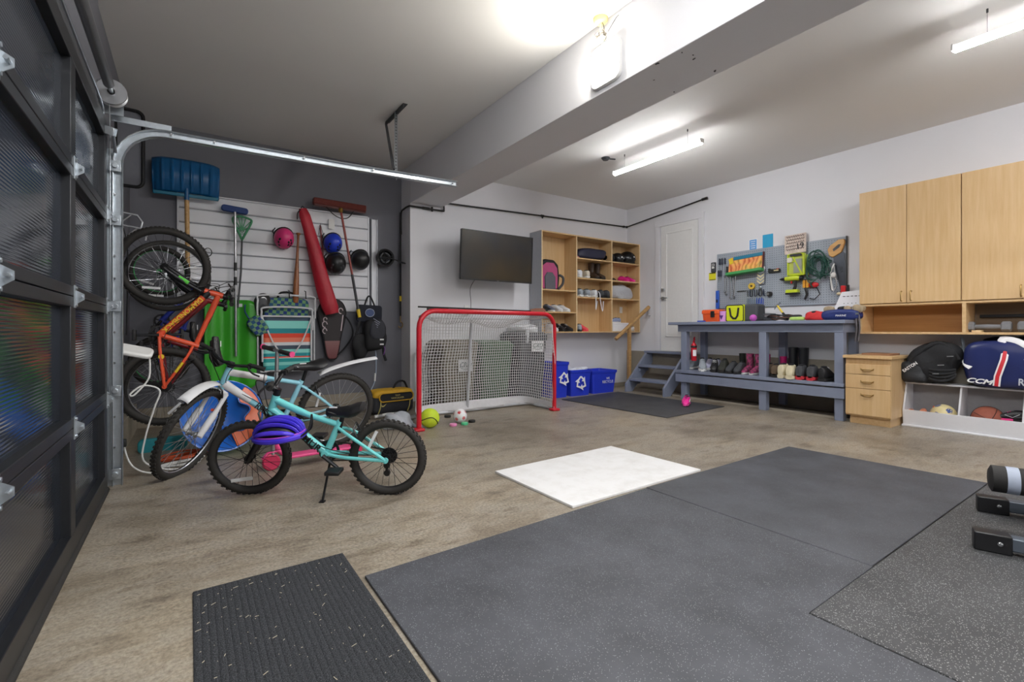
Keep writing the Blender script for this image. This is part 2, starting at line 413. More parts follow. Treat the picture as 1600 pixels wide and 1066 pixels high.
# torsion spring above the door
t = T('torsion_spring_assembly', 'grey torsion spring tube with cable drum above the garage door', 'door spring')
MB().tube([(-.4, -1.3, 2.5), (-.4, 3.72, 2.5)], .027, 14).build('spring', pm('spring_steel', (120, 122, 126), .45, .7, nscale=60), t)
MB().cyl((-.4, 3.7, 2.5), (-.4, 4.06, 2.5), .0125).build('shaft', steel, t)
MB().lathe([(.02, -.03), (.075, -.03), (.078, -.024), (.066, -.018), (.066, .018), (.08, .024), (.078, .03), (.02, .03)], frame((-.4, 3.86, 2.5), (1, 0, 0), (0, 0, 1), (0, -1, 0)), 28).build('cable_drum', alu, t)
MB().bx(-.48, -.35, 3.95, 3.956, 2.4, 2.58).bx(-.478, -.474, 3.92, 4.0, 2.36, 2.6).build('bearing_plate', steel, t)
MB().tube(smoothpath([(-.415, 3.86, 2.43), (-.41, 3.87, 2.2), (-.405, 3.87, .1)], 4), .0025, 5).build('lift_cable', steel, t)
MB().tube(smoothpath([(-.43, -1.2, 2.36), (-.43, 1.6, 2.375), (-.425, 2.9, 2.35), (-.43, 3.7, 2.37), (-.44, 3.8, 2.32)], 6), .006, 6).build('cable', steel, t)
MB().bx(-.47, -.425, -1.4, 3.86, 2.285, 2.325).build('header_rail', dark_grey, t, bevel=.003)
MB().box((-.40, 3.79, 2.24), (.05, .1, .05), (.3, .2, 0)).cyl((-.39, 3.8, 2.25), (-.39, 3.96, 2.16), .008).build('top_roller_arm', steel, t, bevel=.004)

# ------------------------------------------------------------------ lamps
glow = pm('led_diffuser_glow', (255, 255, 255), .5, var=0., emit=STRIP_E)
added_left_glow = pm('led_added_left_glow', (255, 255, 255), .5, var=0., emit=ADDED_LEFT_E)  # for the added left-bay strips, stronger to lift that side
top_glow = pm('led_added_top_glow', (255, 255, 255), .5, var=0., emit=STRIP_E*.02)  # weak upward glow added to the strip tops to brighten the ceiling
flood_glow = pm('flood_lamp_glow', (255, 250, 240), .5, var=0., emit=FLOOD_E)
def strip_light(y0, y1, label, x=4.44):
    t = T('led_strip_light', label, 'ceiling light', (x, (y0+y1)/2, 2.99), group='hanging LED strips'); L = y1 - y0
    ar = lambda a0, a1, r_: [(r_*math.sin(math.radians(a0 + (a1 - a0)*q/14)), -r_*math.cos(math.radians(a0 + (a1 - a0)*q/14))) for q in range(15)]
    MB().loft([[(xx, y, z) for xx, z in ar(-86, 86, .027)] for y in (-L/2 + .01, L/2 - .01)], cap=True).build('diffuser', glow if x > 3 else added_left_glow, t)
    MB().loft([[(xx, y, z) for xx, z in ar(86, 274, .0275)] for y in (-L/2 + .01, L/2 - .01)], cap=True).build('glowing_top_cover', top_glow, t)  # upper half of the housing, made to glow
    for s_ in (-1, 1):
        MB().box((0, s_*L/2, .008), (.058, .012, .045)).build('end_cap', white_pl, t, bevel=.003)
        MB().cyl((0, s_*L*.36, .02), (0, s_*L*.36, .19), .0012, n=5).cyl((0, s_*L*.36, .165), (0, s_*L*.36, .19), .006, n=8).build('hanging_wire', dark_grey, t)
strip_light(2.96, 4.2, 'glowing white LED strip hung above the goal end, whole strip in view')
strip_light(-.25, .99, 'glowing white LED strip hung above the wall cabinets, cut by the frame')
strip_light(-.25, .99, 'added out-of-view LED strip brightening the left bay, nearer the door', .55)  # this and the next strip are added out of view to brighten the left bay
strip_light(-.25, .99, 'added out-of-view LED strip brightening the left bay, nearer the beam', 1.35)
strip_light(-2.3, -1.06, 'added out-of-view LED strip lighting the garage from behind the viewer')  # unseen extra strip, added for overall brightness
def flood(y, label):
    t = T('beam_flood_light', label, 'wall light', M=frame((2.4, y, 2.86), (0, -1, 0), (0, 0, 1), (-1, 0, 0)), group='flood lights on the beam')
    MB().rrect(.27, .29, .05, .03, z0=0).build('base_plate', white_pl, t, bevel=.006)
    MB().ell((0, 0, .03), (.12, .13, .03), 24, 8, v0=0, v1=PI/2, e=.55).build('diffuser', flood_glow, t)
flood(2.33, 'bright white rounded flood light on the side of the ceiling beam')
flood(-1.3, 'added out-of-view flood light on the beam behind the viewer')  # second flood, unseen, added to raise the light level
t = T('junction_box_wiring', 'cream junction box with coiled loose wires above the beam light', 'wiring', (2.36, 2.36, 3.18))
MB().lathe([(.001, -.03), (.04, -.03), (.05, -.02), (.052, 0)], None, 18).build('box_cover', pm('aged_cream_plastic', (222, 205, 140), .4), t)
m = MB()
for i in range(4):
    a = [(.0 + (.035+.004*i)*math.cos(q*PI/8), -.02 + .01*i*math.sin(q), -.125 + (.035-.003*i)*math.sin(q*PI/8 + i)) for q in range(16)]
    m.tube(a, .003, 5, closed=True)
m.build('wire_coil', pm('grey_wire', (120, 112, 100), .5), t)
m = MB().tube(smoothpath([(0, .0, -.03), (.005, .01, -.09), (.0, -.04, -.15)]), .004, 5).build('white_wire', white_pl, t)
m = MB().tube(smoothpath([(.01, -.01, -.03), (.015, -.02, -.07), (.0, -.03, -.1)]), .003, 5).tube(smoothpath([(.01, -.06, -.12), (.02, -.12, -.06), (.02, -.15, -.05)]), .0025, 5).build('dark_wire', dark_grey, t)
t = T('smoke_detector', 'small grey round detector on the ceiling beside the LED strip', 'detector', (4.33, 4.24, 3.18))
MB().lathe([(.001, -.03), (.035, -.03), (.05, -.012), (.055, 0)], None, 20).build('detector_body', dark_grey, t)
MB().cyl((.05, -.02, -.01), (.12, -.05, -.01), .008, n=8).build('cable_stub', dark_grey, t)

# black iron gas pipe along the walls
pipe_m = pm('black_iron_pipe', (36, 34, 34), .5, .3)
t = T('gas_pipe', 'long black iron pipe running along the white walls below the ceiling', 'pipe')
MB().tube([(2.86, 5.84, 2.745), (6.50, 5.84, 2.86)], .011, 10).build('far_run', pipe_m, t)
MB().tube([(6.50, 5.84, 2.86), (6.51, 4.28, 3.02)], .011, 10).build('side_run', pipe_m, t)
MB().cyl((6.51, 4.34, 3.015), (6.51, 4.25, 3.02), .02).cyl((6.51, 4.28, 3.02), (6.55, 4.28, 3.02), .014).build('end_fitting', pipe_m, t)
MB().ell((6.50, 5.84, 2.86), (.022, .022, .022), 10, 6).cyl((6.4, 5.84, 2.856), (6.44, 5.84, 2.858), .017).build('elbow', pipe_m, t)
MB().cyl((4.55, 5.84, 2.8), (4.6, 5.84, 2.8), .018).cyl((4.575, 5.84, 2.8), (4.575, 5.84, 2.76), .012).build('tee', pipe_m, t)
t = T('gas_pipe_stub', 'short black pipe with raised elbow below the beam on the white column', 'pipe')
MB().tube(smoothpath([(2.36, 6.1, 2.3), (2.36, 6.1, 2.58), (2.36, 6.0, 2.62), (2.37, 5.86, 2.63), (2.44, 5.85, 2.635), (2.84, 5.85, 2.635), (2.875, 5.85, 2.65), (2.872, 5.85, 2.72)], 3), .012, 10).build('stub_run', pipe_m, t)
MB().cyl((2.70, 5.85, 2.605), (2.70, 5.85, 2.665), .014).cyl((2.56, 5.85, 2.635), (2.66, 5.85, 2.635), .017).build('coupling', pipe_m, t)

# ------------------------------------------------------------------ floor mats
def rubber(name, base, spk, dens, sc=260., rough=.62):
    k = NT(name, rough); v = k.coords((1, 1, 1))
    vo = k.n('TexVoronoi'); vo.inputs['Scale'].default_value = sc; k.l(v, vo.inputs['Vector'])
    wn = k.n('TexWhiteNoise'); k.l(vo.outputs['Position'], wn.inputs['Vector'])
    a = k.n('Math', operation='GREATER_THAN'); a.inputs[1].default_value = 1 - dens; k.l(wn.outputs[0], a.inputs[0])
    b = k.n('Math', operation='LESS_THAN'); b.inputs[1].default_value = .42; k.l(vo.outputs['Distance'], b.inputs[0])
    c = k.n('Math', operation='MULTIPLY'); k.l(a.outputs[0], c.inputs[0]); k.l(b.outputs[0], c.inputs[1])
    f = k.noise(v, 3.5, 6, .65)
    bc = k.mix(.5, base, k.ramp(f, ((.3, '585858'), (.7, 'ffffff'))), 'MULTIPLY')
    k.col(k.mix(c.outputs[0], bc, spk)); k.bump(k.noise(v, 420, 3), .25, .003); return k.m
rub_a = rubber('rubber_plain', '4c4e54', '7c7e82', .05, 380.)
rub_b = rubber('rubber_flecked', '4b4d53', '8e9094', .08, 340.)
rub_d = rubber('rubber_speckled', '454648', '9a9a9a', .2, 260.)
def mat_obj(name, pts, th, m, label, z0=0.0):
    o = MB().prism(pts, th, z0=z0).build(name, m, bevel=.003); return tag(o, label, 'mat')
mat_obj('rubber_mat', [(2.405, .795), (4.33, .795), (4.26, 2.01), (2.405, 2.0)], .012, rub_a, 'plain charcoal rubber mat farthest from the viewer, beside the white foam mat')
mat_obj('rubber_mat', [(.593, .1), (1.815, .1), (1.815, .79), (2.40, .79), (2.40, 1.995), (.593, 1.935)], .012, rub_b, 'large finely flecked rubber mat in the foreground right of the ribbed doormat')
mat_obj('rubber_mat', [(.593, -1.7), (1.815, -1.7), (1.815, .097), (.593, .097)], .012, rub_b, 'finely flecked rubber mat continuing behind the viewer')
mat_obj('rubber_mat', [(1.822, -1.0), (4.5, -1.0), (4.40, .788), (1.822, .788)], .012, rub_d, 'heavily speckled rubber mat under the weight bench feet')
mat_obj('rubber_mat', [(4.44, 5.22), (4.52, 3.46), (5.80, 3.54), (5.74, 5.34)], .01, rubber('rubber_dusty', '46474a', '5a5a5c', .1), 'black rubber mat at the foot of the grey steps')
k = NT('white_foam', .7); v = k.coords((1, 1, 1)); k.col(k.mix(.35, 'e6e6e6', k.ramp(k.noise(v, 7, 6, .7), ((.3, 'dcd8d0'), (.55, 'ffffff'))), 'MULTIPLY')); k.bump(k.noise(v, 160, 3), .2, .004)
mat_obj('foam_mat', [(1.79, 2.83), (1.80, 2.02), (3.03, 2.03), (3.0, 2.875)], .016, k.m, 'white foam mat lying on the concrete in the middle of the floor')
# ribbed doormat: real ribs, bits of straw on top
t = T('ribbed_doormat', 'dark ribbed carpet doormat littered with straw bits, in the foreground', 'doormat', (.293, 1.6, 0))
k = NT('ribbed_carpet', .9); v = k.coords((1, 1, 1)); n1 = k.noise(v, 260, 4, .8)
k.col(k.ramp(n1, ((.35, '121416'), (.5, '31343a'), (.66, '66696d')))); k.bump(n1, 1., .008); carpet = k.m
MB().bx(-.28, .28, -.6, .6, 0, .006).build('backing', carpet, t, smooth=False)
m = MB()
for i in range(27):
    x = -.27 + i * .0208; m.tube([(x, -.595, .004), (x, .595, .004)], .0118, 10, flat=.4)
m.build('ribs', carpet, t, kind='stuff')
m = MB()
for i in range(190):
    x, y, a, L = random.uniform(-.27, .27), random.uniform(-.59, .59), random.uniform(0, 6.3), random.choice((.002, .003, .004, .006, .011, .015)) * random.uniform(.6, 1.2)
    m.box((x, y, .0095), (L, .0016, .0012), (0, random.uniform(-.1, .1), a if random.random() < .4 else .5 + random.uniform(-.5, .5)))
so = m.build('straw_bits', pm('dry_straw', (205, 196, 172), .8), t, kind='stuff')

# ------------------------------------------------------------------ large furniture
# steps to the house door
t = T('wooden_steps', 'grey painted wooden steps leading up to the white house door', 'steps', (5.88, 4.95, 0))
prof = [(0, 0), (.14, 0), (.65, .46), (.65, .63), (.5, .63), (0, .13)]
for y in (-.385, .36):
    MB().prism(prof, .038, frame((0, y, 0), (1, 0, 0), (0, 0, 1), (0, -1, 0))).build('stringer', bench_m, t, bevel=.004)
for x, z in ((.06, .2), (.27, .415)):
    MB().box((x + .13, -.012, z), (.26, .70, .035)).build('tread', bench_m, t, bevel=.004)
MB().box((.57, -.012, .64), (.16, .82, .035)).build('landing_board', bench_m, t, bevel=.004)
for x, z in ((.2, .17), (.4, .38)):
    for y in (-.35, .33): MB().box((x, y, z - .03), (.2, .035, .04)).build('tread_cleat', bench_m, t)
t = T('handrail', 'varnished wooden handrail on a square post beside the steps', 'handrail')
rail_w = wood_mat('varnished_fir', 'a07c4e', 'bf9a66', 'X')
MB().tube([(5.70, 5.36, .86), (6.49, 5.34, 1.40)], .028, 10, flat=1.15).build('rail', rail_w, t)
MB().box((6.03, 5.365, .54), (.05, .045, 1.05)).build('post', rail_w, t, bevel=.003)
MB().tube([(6.45, 5.34, 1.34), (6.47, 5.345, 1.27), (6.53, 5.345, 1.26)], .009, 8).build('bracket', alu, t)

# workbench
t = T('workbench', 'slate blue painted wooden workbench with a lower shelf full of shoes', 'workbench', (5.95, 3.34, 0))
def bp(nm, x0, x1, y0, y1, z0, z1, m_=None): return MB().bx(x0, x1, y0 - 3.34, y1 - 3.34, z0, z1).build(nm, m_ or bench_m, t, bevel=.004)
bp('worktop', -.05, .57, 2.2, 4.5, 1.085, 1.125)
bp('apron', .02, .06, 2.24, 4.38, .985, 1.084)
bp('end_apron', .06, .56, 2.24, 2.28, .985, 1.084); bp('end_apron', .06, .56, 4.34, 4.38, .985, 1.084)
for y in (2.24, 3.09, 4.24):
    bp('leg', .025, .11, y, y + .09, 0, .985); 
for y in (2.28, 3.08, 4.24): bp('rear_leg', .49, .56, y, y + .085, .03, 1.08)
bp('shelf_board', -.022, .24, 2.22, 4.4, .382, .42); bp('shelf_board', .245, .57, 2.22, 4.4, .38, .42)
bp('shelf_rail', -.01, .024, 2.22, 4.4, .25, .366)
for y in (2.25, 3.1, 4.26): bp('shelf_bearer', .03, .56, y, y + .04, .30, .375)

# wall cabinets: three cabinets of two doors (two in view), open cubby shelf below
def pull(parent, M, mt):
    return MB().tube([(0, -.05, 0), (0, -.05, .026), (0, -.04, .034), (0, .04, .034), (0, .05, .026), (0, .05, 0)], .0055, 8, M=M).build('handle', mt, parent)
brass = pm('satin_brass', (176, 146, 92), .35, .8)
def cabinet(yr, yl, label, nd=2):
    w_ = yl - yr; t = T('wall_cabinet', label, 'cabinet', M=WR((yl + yr)/2, 1.30), group=None)
    MB().box((0, .62, .16), (w_, 1.245, .31)).build('carcass', maple_y, t, bevel=.002)
    dw = w_ / nd
    for i in range(nd):
        dx = -w_/2 + dw*(i + .5)
        d_ = MB().box((dx, .622, .332), (dw - .004, 1.24, .02)).build('door', maple_y, t, bevel=.002)
        pull(d_, TR(dx + (dw/2 - .04)*(1 if i == 0 else -1), .07, .342), brass)
    return t
cabinet(1.325, 2.172, 'tall maple wall cabinet with two doors and paired handles, nearest the pegboard')
cabinet(.44, 1.321, 'tall maple wall cabinet at the picture edge above the dumbbells')
t = T('cubby_shelf', 'open maple cubby shelf below the wall cabinets', 'shelf', M=WR(1.306, .968))
for y0 in (.0, .305): MB().box((0, y0 + .012, .165), (1.732, .022, .33)).build('shelf_board', maple, t, bevel=.002)
for x in (-.855, .0, .855): MB().box((x, .165, .165), (.022 if x else .03, .285, .33)).build('divider', maple, t, bevel=.002)
MB().box((-.43, .165, .012), (.82, .285, .01)).build('back_panel', wood_mat('cork_brown_back', 'a87843', 'b98850', 'X'), t)
MB().box((.43, .165, .012), (.82, .285, .01)).build('back_panel', wood_mat('brown_back', '6f5c46', '7b674e', 'X'), t)

# drawer unit
t = T('drawer_unit', 'small maple drawer cabinet with three drawers standing by the bench end', 'drawer unit', M=WR(2.0, 0, 5.94))
MB().box((0, .40, -.28), (.405, .62, .56)).build('carcass', maple_y, t, bevel=.002)
MB().box((0, .05, -.30), (.36, .1, .50)).build('plinth', maple, t)
MB().box((0, .725, -.27), (.44, .03, .62)).build('top_board', maple, t, bevel=.003)
for z0, z1 in ((.105, .385), (.39, .535), (.54, .645)):
    d_ = MB().box((0, (z0+z1)/2, .009), (.40, z1 - z0, .018)).build('drawer', maple_y, t, bevel=.002)
    yy = z1 - .06 if z1 - z0 > .15 else (z0+z1)/2
    MB().tube([(-.055, yy, .018), (-.05, yy, .045), (.05, yy, .045), (.055, yy, .018)], .005, 8).build('handle', brass, d_)
    MB().tube([(-.06, yy + .012, .02), (-.03, yy - .018, .024), (.03, yy - .018, .024), (.06, yy + .012, .02)], .0035, 6).build('handle_backplate', brass, d_)
tag(MB().rrect(.30, .26, .02, .02, frame((6.23, 1.98, .75), (1, 0, 0), (0, 1, 0), (0, 0, 1))).build('folded_board', pm('brown_cardboard', (150, 110, 80), .8, bump=.3), bevel=.002), 'flat brown board lying on the small maple drawer unit', 'board')

# slanted white toy bins
t = T('toy_bin_unit', 'low white storage unit with slanted open bins holding balls', 'storage unit', M=WR(1.785, 0, 6.53))
wp = pm('white_melamine', (226, 227, 232), .4, var=.02)
sp = [(0, 0), (.27, 0), (.29, .17), (.19, .445), (0, .445)]       # (out, up)
for x in (0, .435, .87, 1.305):
    MB().prism([(a, b) for a, b in sp], .016, frame((x, 0, 0), (0, 0, 1), (0, 1, 0), (-1, 0, 0))).build('divider', wp, t, bevel=.002)
MB().bx(-.012, 1.32, .445, .462, 0, .215).build('top_board', wp, t, bevel=.003)
MB().bx(0, 1.31, 0, .44, 0, .012).build('back_panel', pm('grey_hardboard', (150, 148, 150), .6), t)
MB().bx(0, 1.31, .02, .034, 0, .27).build('bottom_board', wp, t)
MB().prism([(.262, .015), (.276, .015), (.298, .175), (.284, .175)], 1.31, frame((.655, 0, 0), (0, 0, 1), (0, 1, 0), (-1, 0, 0))).build('front_board', wp, t, bevel=.003)
MB().bx(-.015, 1.32, 0, .018, .24, .29).build('base_rail', wp, t, bevel=.003)

# shoe shelf on the far wall
t = T('shoe_shelf', 'wall mounted maple shelf unit with three columns of shoes and helmets', 'shelf', (4.352, 5.88, .965))
def sh(nm, x0, x1, z0, z1, y0=-.3, y1=-.004, m_=None): return MB().bx(x0, x1, y0, y1, z0, z1).build(nm, m_ or maple, t, bevel=.0015)
H_ = 1.545
sh('side_panel', 0, .02, 0, H_, m_=pm('grey_melamine', (178, 180, 186), .5)); sh('side_panel', 2.17, 2.19, 0, H_)
sh('divider', .695, .718, .02, H_ - .02); sh('divider', 1.483, 1.506, .02, H_ - .02)
sh('top_board', .02, 2.17, H_ - .02, H_, m_=maple); sh('bottom_board', .02, 2.17, 0, .02)
sh('back_panel', .02, 2.17, .02, H_ - .02, -.012, -.004, maple)
for z in (.325, .665): sh('shelf_board', .021, .694, z - .02, z)
for z in (.575, .88, 1.195): sh('shelf_board', .719, 1.482, z - .02, z); sh('shelf_board', 1.507, 2.169, z - .02, z)
# pale edging on the front of each board
for x in (0.001, .696, 1.484, 2.171): sh('edging', x, x + .019, 0.001, H_ - .001, -.304, -.3, maple_e)
MB().box((2.02, -.016, .40), (.07, .008, .11)).build('outlet_cover', white_pl, t, bevel=.002)

# television
k = NT('dark_screen', .22); k.col(k.ramp(k.noise(k.coords((1, 1, 1)), 1.2, 2), ((.35, '26282b'), (.65, '3a3428')))); k.bump(k.noise(k.coords((1, 1, 1)), 500, 2), .06, .002)
t = T('television', 'large black flat television on a wall arm, switched off', 'television', M=WF(3.535, 2.015, 5.5) @ TR(rx=3))
MB().rrect(1.17, .665, .006, .03, z0=-.035).build('body', black_pl, t, bevel=.004)
MB().rrect(1.145, .635, .003, .003, TR(0, .006, 0), z0=-.004).build('screen', k.m, t)
for c_, s_ in (((0, .328, 0), (1.17, .009, .008)), ((0, -.326, 0), (1.17, .014, .008)), ((-.581, 0, 0), (.008, .665, .008)), ((.581, 0, 0), (.008, .665, .008))):
    MB().box(c_, s_).build('bezel', black_pl, t, bevel=.001)
MB().box((0, -.326, .005), (.03, .005, .002)).build('badge', alu, t)
MB().rrect(.7, .4, .03, .05, z0=-.085).build('rear_housing', black_pl, t, bevel=.01)
MB().box((0, 0, -.11), (.4, .2, .05)).box((0, 0, -.225), (.08, .08, .24)).box((0, 0, -.348), (.2, .3, .02)).build('wall_arm', black_metal, t)
t = T('wall_outlet_adapter', 'white power adapter and black cord at an outlet below the television', 'power adapter', M=WF(3.24, 1.3, 5.88))
MB().rrect(.075, .12, .006, .012, z0=0).build('outlet_plate', white_pl, t)
MB().box((0, -.02, .045), (.06, .1, .07), (0, 0, .25)).build('adapter', white_pl, t, bevel=.008)
MB().box((.035, .0, .06), (.025, .03, .03)).build('plug', black_pl, t, bevel=.004)
MB().tube(smoothpath([(.035, .01, .07), (.045, .12, .05), (.03, .3, .06), (.01, .42, .25)]), .004, 6).build('power_cord', black_pl, t)
MB().tube(smoothpath([(0, -.07, .05), (-.1, -.06, .04), (-.2, -.02, .03), (-.3, -.05, .03), (-.22, -.09, .03), (-.05, -.09, .05)]), .005, 6).build('white_cord', white_pl, t)

# slat wall
slat_m = pm('white_slat_panel', (226, 228, 234), .35, nscale=10, var=.02)
t = T('slat_wall_panel', 'white slat wall panel on the grey wall holding sports gear', 'wall panel', M=WF(.92, 1.24, 6.19))
for i in range(8):
    m = MB(); z = i * .155
    m.loft([[(x, z + .003, 0.008), (x, z + .003, .014), (x, z + .012, .03), (x, z + .142, .03), (x, z + .15, .024), (x, z + .15, .008)] for x in (-1.01, 1.01)])
    m.build('slat', slat_m, t, smooth=False)
MB().bx(-1.01, 1.01, 0, 1.235, 0, .009).build('backing', pm('slat_shadow_gap', (120, 122, 128), .5), t)
for x in (-1.018, 1.018): MB().bx(x - .01, x + .01, -.008, 1.245, 0, .036).build('edge_trim', slat_m, t, bevel=.003)
MB().bx(-1.01, 1.01, 1.237, 1.252, 0, .036).build('top_trim', slat_m, t, bevel=.003)
t = T('slat_wall_trim', 'narrow white plastic trim strip beside the slat wall panel', 'trim strip', M=WF(2.02, 1.28, 6.19))
MB().bx(-.04, .04, 0, 1.19, 0, .012).bx(-.04, -.03, 0, 1.19, 0, .03).bx(.03, .04, 0, 1.19, 0, .03).build('strip', slat_m, t, bevel=.002)

# ------------------------------------------------------------------ hockey goal
t = T('hockey_goal', 'red framed street hockey goal with white net in front of the waste carts', 'hockey goal')
A, B = Vector((1.91, 4.45, 0)), Vector((3.80, 4.61, 0)); U = (B - A).normalized(); Lg = (B - A).length
pts = [A + Vector((0, 0, .0)), A + Vector((0, 0, 1.03))] + [A + U*(.18 - .18*math.cos(q*PI/12)) + Vector((0, 0, 1.03 + .18*math.sin(q*PI/12))) for q in range(1, 7)]
pts += [B - U*(.18 - .18*math.cos(q*PI/12)) + Vector((0, 0, 1.03 + .18*math.sin(q*PI/12))) for q in range(6, 0, -1)] + [B + Vector((0, 0, 1.03)), B]
MB().tube(pts, .026, 14).build('front_frame', red_paint, t)
for p in (A, B): MB().box(tuple(p + Vector((-.015, -.02, .015))), (.11, .1, .03)).build('foot', red_paint, t, bevel=.012)
gw = pm('white_tube_paint', (205, 208, 214), .35, .2)
b0, b1 = Vector((2.18, 5.1, .025)), Vector((3.72, 5.14, .025))
MB().tube(smoothpath([A + Vector((0, .03, .025)), A + Vector((.06, .4, .025)), b0, (b0+b1)/2, b1, B + Vector((-.02, .3, .025)), B + Vector((0, .03, .025))], 6), .02, 10).build('base_frame', gw, t)
MB().cyl((2.83, 5.11, .03), (2.75, 4.86, 1.14), .018, n=10).build('centre_brace', gw, t)
ta, tb = Vector((2.12, 4.83, 1.15)), Vector((3.62, 4.95, 1.15))
MB().tube(smoothpath([A + Vector((.1, .0, 1.17)), ta, (ta+tb)/2, tb, B + Vector((-.1, 0, 1.17))], 5), .014, 8).build('top_frame', gw, t)
# net: one curved sheet of knotted cord that wraps left side, back and right side
net_m = pm('net_cord', (222, 222, 224), .8, var=.04)
def outline(u, zf):
    """plan position of the net at u (0 left post .. 1 right post) and height fraction zf"""
    top = [A + U*.03, ta, (ta*.66+tb*.34), (ta*.33+tb*.67), tb, B - U*.03]
    bot = [A + U*.02, b0 + Vector((0, 0, 0)), b0*.66+b1*.34, b0*.33+b1*.67, b1, B - U*.02]
    def ev(L, u):
        q = u * (len(L) - 1); i = min(int(q), len(L) - 2); f = q - i
        a, b, c, d = L[max(i-1, 0)], L[i], L[i+1], L[min(i+2, len(L)-1)]
        return .5*((2*b)+(c-a)*f+(2*a-5*b+4*c-d)*f*f+(3*b-a-3*c+d)*f**3)
    p = ev(bot, u).lerp(ev(top, u), zf)
    bulge = .05 * math.sin(PI*u) * math.sin(PI*zf) + .025*math.sin(9*u + 3*zf)*math.sin(PI*zf)
    ztop = 1.16 - .05 * math.sin(PI*u)**.5
    zbot = .09 + .05*math.sin(PI*u)
    return Vector((p.x + .02*math.sin(7*zf+5*u)*math.sin(PI*zf), p.y + bulge, zbot + (ztop - zbot)*zf))
NU, NV = 74, 28
G = [[outline(i/NU, j/NV) for i in range(NU+1)] for j in range(NV+1)]
m = MB()
for j in range(NV+1): m.tube(G[j], .0042, 3, cap=False)
for i in range(NU+1): m.tube([G[j][i] for j in range(NV+1)], .0042, 3, cap=False)
m.build('net', net_m, t, kind='stuff')
# sagging roof net and the white skirt at the base
m = MB()
def roof(a, b):
    p = (A + U*(.06 + (Lg-.12)*a) + Vector((0, 0, 1.19))).lerp(ta.lerp(tb, a), b)
    return p - Vector((0, 0, (.11*math.sin(PI*a)**.7 + .03*math.sin(13*a)) * math.sin(PI*b)))
for j in range(9): m.tube([roof(i/50, j/8) for i in range(51)], .0028, 3, cap=False)
for i in range(51): m.tube([roof(i/50, j/8) for j in range(9)], .0028, 3, cap=False)
m.build('roof_net', net_m, t, kind='stuff')
def skirt(a, b):
    p = outline(a, 0); q = p.copy(); q.z = .03; r_ = p.lerp(q, b)
    return r_ + Vector((0, -.03*b + .012*math.sin(40*a)*b, 0))
MB().grid(skirt, 90, 5).build('skirt', white_fab, t, solid=.003)
# black lacing where the net meets the frame
t2 = T('hockey_stick', 'black hockey stick laid along the top of the red goal', 'hockey stick')
MB().tube([A + U*.02 + Vector((0, .06, 1.25)), A + U*1.55 + Vector((0, .07, 1.245))], .013, 6, flat=.7).build('shaft', black_pl, t2)
MB().prism([(0, -.03), (.10, -.035), (.26, -.028), (.28, .0), (.25, .03), (.1, .03), (0, .02)], .01, along(A + U*1.55 + Vector((0, .07, 1.245)), A + U*1.85 + Vector((0, .1, 1.26)), (0, -1, .3))).build('blade', pm('stick_blade_brown', (120, 74, 52), .5), t2)
t2 = T('hockey_stick', 'red hockey stick laid behind the top bar of the goal', 'hockey stick')
MB().tube([A + U*.42 + Vector((0, .13, 1.23)), A + U*1.62 + Vector((0, .16, 1.23))], .012, 6, flat=.7).build('shaft', red_pl, t2)
MB().prism([(0, -.03), (.10, -.035), (.24, -.028), (.25, .02), (.1, .03), (0, .02)], .01, along(A + U*.42 + Vector((0, .13, 1.23)), A + U*.15 + Vector((0, .2, 1.24)), (0, -.5, 1))).build('blade', black_pl, t2)

# ------------------------------------------------------------------ waste carts, blue boxes
def cart(x, y, h_, w_, d_, col, label, sign=None, rz=0, lidtilt=0):
    m_ = pm('cart_plastic_%02x%02x%02x' % col, col, .5, nscale=14, var=.06, bump=.08)
    t = T('waste_cart', label, 'waste cart', (x, y, 0), rz, group='wheeled waste carts')
    r0, r1 = rr2(w_*.8, d_*.78, .04), rr2(w_, d_, .05)
    rings = [[(a, b, .03) for a, b in r0], [(a*1.0, b, h_*.55) for a, b in rr2(w_*.92, d_*.9, .05)], [(a, b, h_ - .1) for a, b in r1], [(a*1.04, b*1.04, h_ - .095) for a, b in r1], [(a*1.04, b*1.04, h_ - .05) for a, b in r1]]
    MB().loft(rings).build('bin_body', m_, t)
    lid = [[(a*1.07, b*1.07, h_ - .05) for a, b in r1], [(a*1.07, b*1.07, h_ - .025) for a, b in r1], [(a*.86, b*.86, h_ + .025) for a, b in r1], [(a*.6, b*.6, h_ + .03) for a, b in r1]]
    MB().loft(lid).build('lid', m_, t, TR(0, 0, 0, rx=lidtilt))
    MB().tube([(-w_*.35, d_*.5, h_ - .06), (-w_*.35, d_*.58, h_ - .04), (w_*.35, d_*.58, h_ - .04), (w_*.35, d_*.5, h_ - .06)], .013, 8).build('grab_bar', m_, t)
    for s_ in (-1, 1): MB().cyl((s_*w_*.43, d_*.36, .09), (s_*w_*.36, d_*.36, .09), .09, n=20).build('wheel', black_rub, t)
    if sign:
        z, xo = sign; yy = -d_*.5 + .0
        p_ = MB().box((xo, yy - .004 - .012, z), (.2, .006, .15)).build('sign_plate', print_white, t, TR(rx=0))
        text('CRD', .085, pm('dark_green_print', (40, 80, 70), .5), p_, frame((xo, yy - .0205, z + .01), (1, 0, 0), (0, 0, 1), (0, -1, 0)), shear=.2)
        MB().tube([(xo + .085*math.cos(a*PI/10), yy - .02, z + .005 + .05*math.sin(a*PI/10)) for a in range(11, 20)], .0025, 4).build('sign_swoosh', pm('dark_green_print', (40, 80, 70), .5), p_)
    return t
cart(2.83, 5.52, .86, .50, .50, (142, 136, 122), 'beige grey waste cart with sign, leftmost behind the net', (.56, .05))
cart(3.40, 5.56, .84, .50, .52, (88, 114, 88), 'dark green waste cart in the middle behind the net')
cart(3.98, 5.53, .96, .48, .52, (78, 80, 84), 'dark grey waste cart behind the net with a white bag hanging out', (.78, .05), lidtilt=0)
